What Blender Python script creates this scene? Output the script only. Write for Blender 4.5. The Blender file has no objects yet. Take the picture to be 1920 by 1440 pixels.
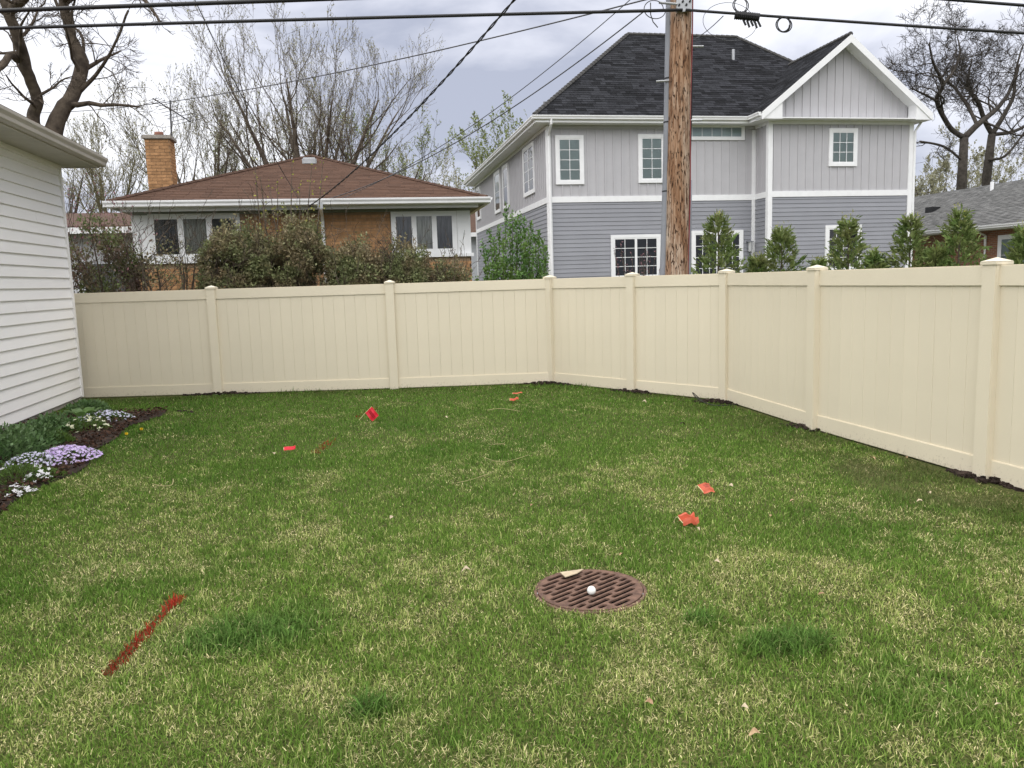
import bpy, bmesh, math, random
import numpy as np
from mathutils import Vector, Matrix

random.seed(7)
rng = np.random.default_rng(7)
scene = bpy.context.scene
col = scene.collection

# ------------------------------------------------------------------ camera
CAM_H = 1.53
FPX = 1500.0                                   # focal length in pixels of the 1920 wide photograph
PITCH, ROLL, YAW = math.radians(7.41), math.radians(-1.77), math.radians(10.6)

def _axes():
    c, s = math.cos(PITCH), math.sin(PITCH)
    f = np.array([0, c, -s]); u = np.array([0, s, c]); r = np.array([1., 0, 0])
    c, s = math.cos(ROLL), math.sin(ROLL)
    r2 = c * r + s * u; u2 = -s * r + c * u
    c, s = math.cos(YAW), math.sin(YAW)
    Z = np.array([[c, s, 0], [-s, c, 0], [0, 0, 1]])
    return Z @ r2, Z @ u2, Z @ f
RT, UP, FW = _axes()
cam_d = bpy.data.cameras.new('camera')
cam = bpy.data.objects.new('camera', cam_d)
col.objects.link(cam)
cam_d.sensor_width = 36.0
cam_d.lens = 36.0 * FPX / 1920.0
cam_d.clip_start = 0.05
cam_d.clip_end = 4000
cam.matrix_world = Matrix(((RT[0], UP[0], -FW[0], 0), (RT[1], UP[1], -FW[1], 0), (RT[2], UP[2], -FW[2], CAM_H), (0, 0, 0, 1)))
scene.camera = cam

def ray(x, y):
    return RT * (x - 960) - UP * (y - 720) + FW * FPX
def gp(x, y, z=0.0):
    r = ray(x, y); t = (z - CAM_H) / r[2]
    return np.array([r[0] * t, r[1] * t, z])
def py(x, y, Y):
    r = ray(x, y); t = Y / r[1]
    return r * t + np.array([0, 0, CAM_H])
def px_(x, y, X):
    r = ray(x, y); t = X / r[0]
    return r * t + np.array([0, 0, CAM_H])
def pd(x, y, d):
    r = ray(x, y); t = d / math.hypot(r[0], r[1])
    return r * t + np.array([0, 0, CAM_H])

# ------------------------------------------------------------------ world, sun, exposure
SUN_DIR = Vector((-0.20, -0.28, 0.93)).normalized()      # towards the sun behind the cloud
world = bpy.data.worlds.new('World'); scene.world = world
world.use_nodes = True
wn = world.node_tree.nodes; wl = world.node_tree.links
wn.clear()
w_out = wn.new('ShaderNodeOutputWorld'); w_bg = wn.new('ShaderNodeBackground')
w_sky = wn.new('ShaderNodeTexSky'); w_sky.sky_type = 'NISHITA'; w_sky.sun_disc = False
w_sky.sun_elevation = math.asin(SUN_DIR.z); w_sky.sun_rotation = math.atan2(SUN_DIR.x, SUN_DIR.y)
w_tc = wn.new('ShaderNodeTexCoord')
w_map = wn.new('ShaderNodeMapping'); w_map.inputs['Scale'].default_value = (1.0, 1.0, 2.6)
w_map.inputs['Location'].default_value = (3.1, 0.4, 0.7)
w_n = wn.new('ShaderNodeTexNoise'); w_n.inputs['Scale'].default_value = 2.1; w_n.inputs['Detail'].default_value = 7
w_n.inputs['Roughness'].default_value = 0.52; w_n.inputs['Distortion'].default_value = 0.35
w_r = wn.new('ShaderNodeValToRGB')
cr = w_r.color_ramp
cr.elements[0].position = 0.41; cr.elements[0].color = (1.85, 1.97, 2.42, 1)
cr.elements[1].position = 0.60; cr.elements[1].color = (4.4, 4.43, 4.6, 1)
e = cr.elements.new(0.50); e.color = (3.15, 3.22, 3.60, 1)
w_mix = wn.new('ShaderNodeMix'); w_mix.data_type = 'RGBA'; w_mix.inputs[0].default_value = 0.96
wl.new(w_tc.outputs['Generated'], w_map.inputs['Vector']); wl.new(w_map.outputs[0], w_n.inputs['Vector'])
wl.new(w_n.outputs['Fac'], w_r.inputs['Fac'])
wl.new(w_sky.outputs[0], w_mix.inputs[6]); wl.new(w_r.outputs[0], w_mix.inputs[7])
wl.new(w_mix.outputs[2], w_bg.inputs['Color'])
w_bg.inputs['Strength'].default_value = 0.090
wl.new(w_bg.outputs[0], w_out.inputs['Surface'])

sun_d = bpy.data.lights.new('sun', 'SUN'); sun = bpy.data.objects.new('sun', sun_d); col.objects.link(sun)
sun_d.energy = 1.5; sun_d.angle = math.radians(115); sun_d.color = (1.0, 0.97, 0.92)
sun.rotation_euler = SUN_DIR.to_track_quat('Z', 'Y').to_euler()
sun.location = (0, 0, 30)

scene.view_settings.view_transform = 'Standard'
scene.view_settings.look = 'None'
scene.view_settings.gamma = 1.0
scene.view_settings.use_curve_mapping = False
scene.view_settings.exposure = 1.60

# ------------------------------------------------------------------ materials
MATS = {}
def mat(name, base, rough=0.6, var=0.0, scale=6.0, detail=4.0, bump=0.0, bscale=40.0, rnd=None, rvar=0.0,
        spec=0.4, base2=None, stretch=(1, 1, 1), trans=0.0, metal=0.0, ramp=(0.35, 0.65)):
    """Procedural Principled material: noise between base and base2, random value per object or island."""
    if name in MATS: return MATS[name]
    m = bpy.data.materials.new(name); m.use_nodes = True
    nt = m.node_tree; n = nt.nodes; l = nt.links
    b = n['Principled BSDF']
    b.inputs['Roughness'].default_value = rough
    b.inputs['Specular IOR Level'].default_value = spec
    b.inputs['Metallic'].default_value = metal
    if base2 is None: base2 = tuple(c * (1 - var) for c in base)
    tc = n.new('ShaderNodeTexCoord'); mp = n.new('ShaderNodeMapping'); mp.inputs['Scale'].default_value = stretch
    l.new(tc.outputs['Object'], mp.inputs['Vector'])
    nz = n.new('ShaderNodeTexNoise'); nz.inputs['Scale'].default_value = scale; nz.inputs['Detail'].default_value = detail
    nz.inputs['Roughness'].default_value = 0.6
    l.new(mp.outputs[0], nz.inputs['Vector'])
    cr = n.new('ShaderNodeValToRGB')
    cr.color_ramp.elements[0].position = ramp[0]; cr.color_ramp.elements[1].position = ramp[1]
    cr.color_ramp.elements[0].color = (*base2, 1); cr.color_ramp.elements[1].color = (*base, 1)
    l.new(nz.outputs['Fac'], cr.inputs['Fac'])
    out = cr.outputs[0]
    if rnd:
        hs = n.new('ShaderNodeHueSaturation')
        if rnd == 'object':
            ri = n.new('ShaderNodeObjectInfo').outputs['Random']
        else:
            ri = n.new('ShaderNodeNewGeometry').outputs['Random Per Island']
        mr = n.new('ShaderNodeMapRange'); mr.inputs['To Min'].default_value = 1 - rvar; mr.inputs['To Max'].default_value = 1 + rvar
        l.new(ri, mr.inputs['Value']); l.new(mr.outputs[0], hs.inputs['Value'])
        l.new(out, hs.inputs['Color']); out = hs.outputs[0]
    l.new(out, b.inputs['Base Color'])
    if bump:
        bn = n.new('ShaderNodeTexNoise'); bn.inputs['Scale'].default_value = bscale; bn.inputs['Detail'].default_value = 5
        l.new(mp.outputs[0], bn.inputs['Vector'])
        bp = n.new('ShaderNodeBump'); bp.inputs['Strength'].default_value = bump; bp.inputs['Distance'].default_value = 0.02
        l.new(bn.outputs['Fac'], bp.inputs['Height']); l.new(bp.outputs[0], b.inputs['Normal'])
    if trans:
        tr = n.new('ShaderNodeBsdfTranslucent'); mx = n.new('ShaderNodeMixShader'); mx.inputs[0].default_value = trans
        l.new(out, tr.inputs['Color']); l.new(b.outputs[0], mx.inputs[1]); l.new(tr.outputs[0], mx.inputs[2])
        l.new(mx.outputs[0], n['Material Output'].inputs['Surface'])
    MATS[name] = m
    return m

def attr_mat(name, rough=0.6, trans=0.3, spec=0.3):
    m = bpy.data.materials.new(name); m.use_nodes = True
    n = m.node_tree.nodes; l = m.node_tree.links; b = n['Principled BSDF']
    b.inputs['Roughness'].default_value = rough; b.inputs['Specular IOR Level'].default_value = spec
    a = n.new('ShaderNodeAttribute'); a.attribute_name = 'Col'
    l.new(a.outputs['Color'], b.inputs['Base Color'])
    tr = n.new('ShaderNodeBsdfTranslucent'); mx = n.new('ShaderNodeMixShader'); mx.inputs[0].default_value = trans
    l.new(a.outputs['Color'], tr.inputs['Color']); l.new(b.outputs[0], mx.inputs[1]); l.new(tr.outputs[0], mx.inputs[2])
    l.new(mx.outputs[0], n['Material Output'].inputs['Surface'])
    MATS[name] = m
    return m

def glass_mat():
    m = bpy.data.materials.new('window_glass'); m.use_nodes = True
    n = m.node_tree.nodes; l = m.node_tree.links; n.remove(n['Principled BSDF'])
    t = n.new('ShaderNodeBsdfTransparent'); t.inputs[0].default_value = (0.82, 0.86, 0.86, 1)
    g = n.new('ShaderNodeBsdfGlossy'); g.inputs['Roughness'].default_value = 0.03
    f = n.new('ShaderNodeFresnel'); f.inputs['IOR'].default_value = 1.7
    mx = n.new('ShaderNodeMixShader')
    l.new(f.outputs[0], mx.inputs[0]); l.new(t.outputs[0], mx.inputs[1]); l.new(g.outputs[0], mx.inputs[2])
    l.new(mx.outputs[0], n['Material Output'].inputs['Surface'])
    MATS['window_glass'] = m
    return m
GLASS = glass_mat()

def pole_mat():
    m = bpy.data.materials.new('weathered_pole_wood'); m.use_nodes = True
    n = m.node_tree.nodes; l = m.node_tree.links; b = n['Principled BSDF']
    b.inputs['Roughness'].default_value = 0.85; b.inputs['Specular IOR Level'].default_value = 0.2
    tc = n.new('ShaderNodeTexCoord')
    def noise(scale, st, det=5, dist=0.0):
        mp = n.new('ShaderNodeMapping'); mp.inputs['Scale'].default_value = st
        l.new(tc.outputs['Object'], mp.inputs[0])
        z = n.new('ShaderNodeTexNoise'); z.inputs['Scale'].default_value = scale; z.inputs['Detail'].default_value = det
        z.inputs['Distortion'].default_value = dist
        l.new(mp.outputs[0], z.inputs['Vector']); return z.outputs['Fac']
    def ramp(src, stops):
        r = n.new('ShaderNodeValToRGB'); r.color_ramp.elements[0].position = stops[0][0]; r.color_ramp.elements[0].color = (*stops[0][1], 1)
        r.color_ramp.elements[1].position = stops[-1][0]; r.color_ramp.elements[1].color = (*stops[-1][1], 1)
        for p, c in stops[1:-1]: r.color_ramp.elements.new(p).color = (*c, 1)
        l.new(src, r.inputs[0]); return r.outputs[0]
    grain = ramp(noise(9, (5, 5, 0.35), 6, 0.4), [(0.3, (0.17, 0.10, 0.062)), (0.46, (0.33, 0.235, 0.165)), (0.62, (0.50, 0.42, 0.34))])
    big = ramp(noise(1.6, (2.2, 2.2, 0.5), 3), [(0.40, (0.62, 0.42, 0.28)), (0.60, (1.0, 1.0, 1.0))])
    m1 = n.new('ShaderNodeMix'); m1.data_type = 'RGBA'; m1.blend_type = 'MULTIPLY'; m1.inputs[0].default_value = 0.8
    l.new(grain, m1.inputs[6]); l.new(big, m1.inputs[7])
    pit = ramp(noise(26, (2.3, 2.3, 0.42), 3, 0.6), [(0.385, (0, 0, 0)), (0.425, (1, 1, 1))])
    m2 = n.new('ShaderNodeMix'); m2.data_type = 'RGBA'
    l.new(pit, m2.inputs[0]); m2.inputs[6].default_value = (0.045, 0.022, 0.012, 1); l.new(m1.outputs[2], m2.inputs[7])
    l.new(m2.outputs[2], b.inputs['Base Color'])
    bp = n.new('ShaderNodeBump'); bp.inputs['Strength'].default_value = 0.8; bp.inputs['Distance'].default_value = 0.02
    l.new(pit, bp.inputs['Height']); l.new(bp.outputs[0], b.inputs['Normal'])
    MATS['pole'] = m; return m

M_FENCE = mat('tan_vinyl', (0.70, 0.632, 0.488), 0.42, var=0.05, scale=1.1, bump=0.05, bscale=90, rnd='object', rvar=0.012)
def splash(m):
    """soil splash with its own ragged shape low on the vinyl"""
    n = m.node_tree.nodes; l = m.node_tree.links; b = n['Principled BSDF']; src = b.inputs['Base Color'].links[0].from_socket
    tc = n.new('ShaderNodeTexCoord'); sx = n.new('ShaderNodeSeparateXYZ'); l.new(tc.outputs['Object'], sx.inputs[0])
    nz = n.new('ShaderNodeTexNoise'); nz.inputs['Scale'].default_value = 38; nz.inputs['Detail'].default_value = 6; nz.inputs['Roughness'].default_value = 0.75
    l.new(tc.outputs['Object'], nz.inputs['Vector'])
    mr = n.new('ShaderNodeMapRange'); mr.inputs['From Min'].default_value = 0.20; mr.inputs['From Max'].default_value = 0.0; mr.inputs['To Min'].default_value = -0.16; mr.inputs['To Max'].default_value = 0.06
    l.new(sx.outputs['Z'], mr.inputs['Value'])
    ad = n.new('ShaderNodeMath'); ad.operation = 'ADD'; l.new(nz.outputs['Fac'], ad.inputs[0]); l.new(mr.outputs[0], ad.inputs[1])
    r2 = n.new('ShaderNodeMapRange'); r2.inputs['From Min'].default_value = 0.54; r2.inputs['From Max'].default_value = 0.68; r2.inputs['To Max'].default_value = 0.55
    l.new(ad.outputs[0], r2.inputs['Value'])
    mx = n.new('ShaderNodeMix'); mx.data_type = 'RGBA'; l.new(r2.outputs[0], mx.inputs[0]); l.new(src, mx.inputs[6]); mx.inputs[7].default_value = (0.27, 0.215, 0.15, 1)
    l.new(mx.outputs[2], b.inputs['Base Color'])
splash(M_FENCE)
M_WHITE = mat('white_trim', (0.84, 0.845, 0.85), 0.5, var=0.06, scale=4)
M_WSIDE = mat('white_siding', (0.88, 0.86, 0.835), 0.5, var=0.06, scale=1.2, bump=0.05, bscale=60, rnd='object', rvar=0.02, stretch=(1, 0.4, 3))
M_GUTTER = mat('beige_gutter', (0.50, 0.46, 0.40), 0.5, var=0.12, scale=3, stretch=(1, 0.3, 1))
M_SOFFIT = mat('beige_soffit', (0.50, 0.47, 0.41), 0.6, var=0.08, scale=5)
M_LAP = mat('grey_lap_siding', (0.282, 0.288, 0.316), 0.55, var=0.07, scale=1.5, rnd='object', rvar=0.04, bump=0.05, bscale=50)
M_BB = mat('light_grey_panel', (0.47, 0.463, 0.48), 0.55, var=0.05, scale=2.5, bump=0.06, bscale=50)
M_BATTEN = mat('light_grey_batten', (0.47, 0.463, 0.48), 0.55, var=0.03, scale=2.5)
M_SHING_D = mat('charcoal_shingle', (0.026, 0.027, 0.031), 0.9, var=0.4, scale=14, rnd='object', rvar=0.58, spec=0.1, bump=0.4, bscale=60)
M_SHING_DI = mat('charcoal_shingle_field', (0.026, 0.027, 0.031), 0.9, var=0.4, scale=14, rnd='island', rvar=0.58, spec=0.1, bump=0.4, bscale=60)
M_SHING_R = mat('brown_shingle', (0.098, 0.055, 0.037), 0.9, var=0.15, scale=12, rnd='object', rvar=0.13, spec=0.15, bump=0.4, bscale=60)
M_SHING_RI = mat('brown_shingle_field', (0.098, 0.055, 0.037), 0.9, var=0.15, scale=12, rnd='island', rvar=0.13, spec=0.15, bump=0.4, bscale=60)
M_ROOFBASE = mat('roof_felt', (0.04, 0.035, 0.035), 0.95, var=0.2)
M_RIDGE_R = mat('brown_ridge', (0.098, 0.055, 0.037), 0.9, var=0.3, scale=5)
M_RIDGE_D = mat('charcoal_ridge', (0.07, 0.068, 0.065), 0.9, var=0.3, scale=5)
M_BRICK = mat('orange_brick', (0.47, 0.265, 0.130), 0.85, var=0.3, scale=9, rnd='object', rvar=0.17, bump=0.3, bscale=70, spec=0.15)
M_BRICKI = mat('orange_brick_field', (0.47, 0.265, 0.130), 0.85, var=0.3, scale=9, rnd='island', rvar=0.17, bump=0.3, bscale=70, spec=0.15)
M_MORTAR = mat('mortar', (0.33, 0.23, 0.14), 0.95, var=0.2, scale=8)
M_STONE = mat('grey_cap_stone', (0.36, 0.33, 0.29), 0.9, var=0.25, scale=9)
M_FRIEZE = mat('green_grey_frieze', (0.24, 0.255, 0.22), 0.6, var=0.1)
M_DARK = mat('unlit_room_plate', (0.018, 0.019, 0.021), 0.9, var=0.3, scale=2)  # near-black plate colour standing in for the shade inside rooms
M_BLIND = mat('grey_green_blind', (0.50, 0.58, 0.565), 0.7, var=0.06, scale=3)
M_CURT_G = mat('grey_curtain', (0.14, 0.145, 0.15), 0.85, var=0.65, scale=9, stretch=(4, 4, 0.3))  # stretched noise paints the shade of pleats as vertical stripes
M_CURT_W = mat('pale_curtain', (0.52, 0.51, 0.45), 0.85, var=0.6, scale=9, stretch=(4, 4, 0.3))  # pleat shade put into the colour as stripes here too
M_METAL = mat('galvanised_metal', (0.42, 0.43, 0.44), 0.45, var=0.15, scale=8, metal=0.6)
M_CONDUIT = mat('grey_conduit', (0.235, 0.245, 0.27), 0.55, var=0.15, scale=2)
M_BLACK = mat('black_rubber', (0.012, 0.012, 0.013), 0.5, var=0.1)
M_WIRE = mat('weathered_wire', (0.07, 0.07, 0.075), 0.5, var=0.1)
M_REDWIRE = mat('red_wire', (0.24, 0.035, 0.035), 0.5, var=0.1)
M_POLE = pole_mat()
M_BARK_D = mat('dark_bark', (0.125, 0.100, 0.076), 0.95, scale=6, base2=(0.055, 0.044, 0.035), bump=0.6, bscale=20, spec=0.1)
M_BARK_K = mat('blackish_bark', (0.075, 0.066, 0.056), 0.95, scale=6, base2=(0.04, 0.035, 0.03), bump=0.5, bscale=20, spec=0.1)
M_BARK_G = mat('grey_bark', (0.14, 0.115, 0.09), 0.95, scale=6, base2=(0.065, 0.053, 0.042), bump=0.4, bscale=20, spec=0.1)
M_BARK_Y = mat('olive_bark', (0.17, 0.155, 0.085), 0.95, scale=6, base2=(0.09, 0.08, 0.045), spec=0.1)
M_LEAFBUD = mat('spring_leaf_bud', (0.27, 0.32, 0.10), 0.7, var=0.35, scale=3, rnd='island', rvar=0.3, trans=0.35)
M_PALEBUD = mat('pale_leaf_bud', (0.42, 0.41, 0.27), 0.7, var=0.3, scale=3, rnd='island', rvar=0.3, trans=0.35)
M_OLIVE = mat('olive_brown_leaf', (0.175, 0.200, 0.085), 0.65, base2=(0.220, 0.178, 0.100), scale=2.6, rnd='island', rvar=0.45, trans=0.2, ramp=(0.42, 0.58))
M_LILAC = mat('lilac_leaf', (0.13, 0.17, 0.055), 0.6, base2=(0.20, 0.13, 0.10), scale=2.2, rnd='island', rvar=0.4, trans=0.3, ramp=(0.40, 0.58))
M_PINKBUD = mat('pink_bud', (0.30, 0.15, 0.17), 0.7, var=0.3, rnd='island', rvar=0.3, trans=0.3)
M_YLEAF = mat('yellow_green_leaf', (0.38, 0.38, 0.07), 0.6, var=0.25, rnd='island', rvar=0.3, trans=0.4)
M_EUON = mat('deep_green_leaf', (0.075, 0.175, 0.034), 0.5, base2=(0.155, 0.25, 0.055), scale=2.5, rnd='island', rvar=0.4, trans=0.25)
M_THUJA = mat('arborvitae_spray', (0.125, 0.20, 0.05), 0.65, base2=(0.20, 0.22, 0.08), scale=4, rnd='island', rvar=0.4, trans=0.25)
M_PEONY = mat('dark_perennial_leaf', (0.080, 0.155, 0.050), 0.45, base2=(0.14, 0.22, 0.085), scale=5, rnd='island', rvar=0.35, trans=0.25)
M_MOSS = mat('moss_green_needle', (0.12, 0.20, 0.035), 0.65, base2=(0.07, 0.12, 0.025), scale=8, rnd='island', rvar=0.35, trans=0.3)
M_HOSTA = mat('broad_green_leaf', (0.13, 0.235, 0.06), 0.45, var=0.25, scale=9, rnd='island', rvar=0.2, trans=0.3)
M_PETAL_L = mat('lavender_petal', (0.56, 0.40, 0.74), 0.6, base2=(0.70, 0.60, 0.82), scale=14, rnd='island', rvar=0.15, trans=0.25)
M_PETAL_W = mat('white_petal', (0.82, 0.81, 0.83), 0.6, var=0.1, scale=14, trans=0.25)
M_PETAL_P = mat('pale_violet_petal', (0.70, 0.69, 0.85), 0.6, var=0.12, scale=14, rnd='island', rvar=0.1, trans=0.25)
M_PETAL_Y = mat('cream_petal', (0.80, 0.80, 0.56), 0.6, var=0.1, scale=14, trans=0.25)
M_YELLOW = mat('dandelion_yellow', (0.85, 0.62, 0.03), 0.6, var=0.1)
M_MULCH = mat('bark_mulch', (0.085, 0.047, 0.032), 0.95, var=0.6, scale=30, rnd='island', rvar=0.55, spec=0.1)
M_SOIL = mat('dark_soil', (0.055, 0.040, 0.032), 0.95, base2=(0.024, 0.018, 0.015), scale=14, bump=0.8, bscale=40, spec=0.1, rnd='island', rvar=0.3)
M_IRON = mat('rusty_cast_iron', (0.185, 0.108, 0.076), 0.8, base2=(0.090, 0.052, 0.038), scale=22, bump=0.35, bscale=120, spec=0.3)
M_PIT = mat('drain_pit', (0.012, 0.010, 0.009), 0.95, var=0.3)
M_BALL = mat('golf_ball_white', (0.80, 0.80, 0.76), 0.4, var=0.1, scale=30)
M_STRAW = mat('dry_straw', (0.50, 0.42, 0.22), 0.8, var=0.25, scale=20, rnd='island', rvar=0.25)
M_DRYLEAF = mat('dry_leaf', (0.44, 0.31, 0.18), 0.8, base2=(0.25, 0.15, 0.08), scale=30)
M_PALELEAF = mat('bleached_wood_chip', (0.50, 0.41, 0.28), 0.8, var=0.25, scale=25)
M_FLAG = mat('signal_red_film', (0.78, 0.022, 0.045), 0.45, var=0.15, scale=20, trans=0.3)
M_FLAGO = mat('faded_orange_film', (0.72, 0.155, 0.085), 0.45, var=0.2, scale=20, trans=0.3)
M_INK = mat('dark_print', (0.10, 0.006, 0.012), 0.6, var=0.2)
M_HOSE = mat('pale_yellow_strap', (0.72, 0.66, 0.36), 0.5, var=0.1)
M_ROOF_G = mat('weathered_grey_shingle', (0.17, 0.17, 0.165), 0.95, base2=(0.105, 0.105, 0.103), scale=5, rnd='island', rvar=0.18, spec=0.1, bump=0.5, bscale=30)
M_GRASS = attr_mat('grass_blade', 0.65, 0.28, 0.10)

# ------------------------------------------------------------------ mesh helpers
class MB:
    def __init__(s): s.v = []; s.f = []
    def add(s, vs, fs):
        o = len(s.v); s.v.extend([tuple(map(float, q)) for q in vs]); s.f.extend([tuple(i + o for i in q) for q in fs]); return s
    def box(s, x0, x1, y0, y1, z0, z1):
        return s.add([(x0, y0, z0), (x1, y0, z0), (x1, y1, z0), (x0, y1, z0), (x0, y0, z1), (x1, y0, z1), (x1, y1, z1), (x0, y1, z1)],
                     [(0, 3, 2, 1), (4, 5, 6, 7), (0, 1, 5, 4), (1, 2, 6, 5), (2, 3, 7, 6), (3, 0, 4, 7)])
    def lbox(s, O, u, n, a0, a1, b0, b1, c0, c1):
        """box in wall coordinates: a along u, b out along n, c up"""
        O = np.array(O, float); u = np.array(u, float); n = np.array(n, float); z = np.array([0, 0, 1.])
        vs = [O + u * a + n * b + z * c for c in (c0, c1) for a, b in ((a0, b1), (a1, b1), (a1, b0), (a0, b0))]
        return s.add(vs, [(0, 3, 2, 1), (4, 5, 6, 7), (0, 1, 5, 4), (1, 2, 6, 5), (2, 3, 7, 6), (3, 0, 4, 7)])
    def extr(s, prof, O, u, n, a0, a1):
        """profile of (b out, c up) pairs extruded along u"""
        O = np.array(O, float); u = np.array(u, float); n = np.array(n, float); z = np.array([0, 0, 1.])
        k = len(prof)
        vs = [O + u * a + n * b + z * c for a in (a0, a1) for b, c in prof]
        fs = [(i, (i + 1) % k, (i + 1) % k + k, i + k) for i in range(k)] + [tuple(range(k))[::-1], tuple(range(k, 2 * k))]
        return s.add(vs, fs)
    def prism(s, pts, d):
        """planar polygon given by 3D points, thickened by vector d"""
        k = len(pts); d = np.array(d, float)
        vs = [np.array(p, float) for p in pts] + [np.array(p, float) + d for p in pts]
        return s.add(vs, [tuple(range(k))[::-1], tuple(range(k, 2 * k))] + [(i, (i + 1) % k, (i + 1) % k + k, i + k) for i in range(k)])
    def tube(s, path, rad, sides=6, cap=True):
        path = np.asarray(path, float); k = len(path)
        if np.isscalar(rad): rad = [rad] * k
        t = np.gradient(path, axis=0); t /= np.linalg.norm(t, axis=1)[:, None] + 1e-9
        ref = np.array([0.0, 0.0, 1.0]) if abs(t[0][2]) < 0.9 else np.array([1.0, 0, 0])
        a = np.cross(t, ref); a /= np.linalg.norm(a, axis=1)[:, None] + 1e-9
        b = np.cross(t, a)
        ang = np.arange(sides) * 2 * math.pi / sides
        ring = path[:, None, :] + np.asarray(rad, float)[:, None, None] * (np.cos(ang)[None, :, None] * a[:, None, :] + np.sin(ang)[None, :, None] * b[:, None, :])
        o = len(s.v); s.v.extend(map(tuple, ring.reshape(-1, 3).tolist()))
        for i in range(k - 1):
            for j in range(sides):
                j2 = (j + 1) % sides
                s.f.append((o + i * sides + j, o + i * sides + j2, o + (i + 1) * sides + j2, o + (i + 1) * sides + j))
        if cap and sides > 3:
            s.f.append(tuple(o + j for j in range(sides))[::-1]); s.f.append(tuple(o + (k - 1) * sides + j for j in range(sides)))
        return s
    def mesh(s, name, m=None, smooth=False):
        me = bpy.data.meshes.new(name); me.from_pydata(s.v, [], s.f); me.update()
        if m: me.materials.append(m)
        if smooth: me.polygons.foreach_set('use_smooth', [True] * len(me.polygons))
        return me
    def build(s, name, m, parent=None, smooth=False):
        return link(name, s.mesh(name, m, smooth), parent)

def fast_mesh(name, verts, faces_flat, sizes, m):
    me = bpy.data.meshes.new(name)
    me.vertices.add(len(verts)); me.vertices.foreach_set('co', np.ascontiguousarray(verts, dtype=np.float32).ravel())
    me.loops.add(len(faces_flat)); me.loops.foreach_set('vertex_index', np.ascontiguousarray(faces_flat, dtype=np.int32))
    sizes = np.ascontiguousarray(sizes, dtype=np.int32)
    me.polygons.add(len(sizes)); st = np.zeros(len(sizes), np.int32); st[1:] = np.cumsum(sizes)[:-1]
    me.polygons.foreach_set('loop_start', st)
    me.update(calc_edges=True)
    if m: me.materials.append(m)
    return me

def link(name, me, parent=None, M=None):
    o = bpy.data.objects.new(name, me); col.objects.link(o)
    if M is not None: o.matrix_basis = M
    if parent is not None: attach(o, parent)
    return o
ABS = {}
def attach(o, parent):
    o.parent = parent
    loc = Vector((0, 0, 0)); p = parent
    while p is not None:                                  # thing roots carry a plain translation
        loc += p.location if p.type == 'EMPTY' else Vector((0, 0, 0)); p = p.parent
    if parent.type == 'EMPTY': o.matrix_parent_inverse = Matrix.Translation(-loc)
    return o
def thing(name, loc, label, cat, group=None):
    o = bpy.data.objects.new(name, None); o.empty_display_size = 0.2; col.objects.link(o); o.location = tuple(map(float, loc))
    return tag(o, label, cat, group)
def tag(o, label, cat, group=None):
    o['label'] = label; o['category'] = cat
    if group: o['group'] = group
    return o
def struct(o): o['kind'] = 'structure'; return o
def stuff(o): o['kind'] = 'stuff'; return o
Z3 = np.array([0, 0, 1.])

def leaf_quads(C, D, N, L, W, fold=0.0):
    """numpy leaves: centre-base C, direction D, side vector N, length L, width W -> rhombus verts/faces"""
    n = len(C); L = L[:, None]; W = W[:, None]
    v = np.empty((n, 4, 3))
    v[:, 0] = C; v[:, 1] = C + D * L * 0.45 + N * W * 0.5; v[:, 2] = C + D * L; v[:, 3] = C + D * L * 0.45 - N * W * 0.5
    return v.reshape(-1, 3), np.arange(n * 4), np.full(n, 4)
def unit(a): return a / (np.linalg.norm(a, axis=-1, keepdims=True) + 1e-9)
def leaf_mesh(name, m, C, D, L, W, parent=None, r=rng):
    """leaves too small to pick apart: one part"""
    N = unit(np.cross(D, r.normal(size=D.shape)))
    v, f, s = leaf_quads(C, D, N, L, W)
    o = link(name, fast_mesh(name, v, f, s, m), parent); o['kind'] = 'stuff'
    return o

# ------------------------------------------------------------------ value noise (numpy) for lawn patches
def vnoise(x, y, seed=0):
    xi = np.floor(x).astype(int); yi = np.floor(y).astype(int); xf = x - xi; yf = y - yi
    def h(a, b):
        q = (a * 374761393 + b * 668265263 + seed * 1442695041) & 0x7fffffff
        q = ((q ^ (q >> 13)) * 1274126177) & 0x7fffffff
        return (q & 0xffff) / 65535.0
    sx = xf * xf * (3 - 2 * xf); sy = yf * yf * (3 - 2 * yf)
    return (h(xi, yi) * (1 - sx) + h(xi + 1, yi) * sx) * (1 - sy) + (h(xi, yi + 1) * (1 - sx) + h(xi + 1, yi + 1) * sx) * sy
def fbm(x, y, seed=0, o=4):
    t = 0; a = 0.5; n = 0
    for k in range(o):
        t = t + a * vnoise(x * 2 ** k, y * 2 ** k, seed + k); n += a; a *= 0.55
    return t / n

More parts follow.
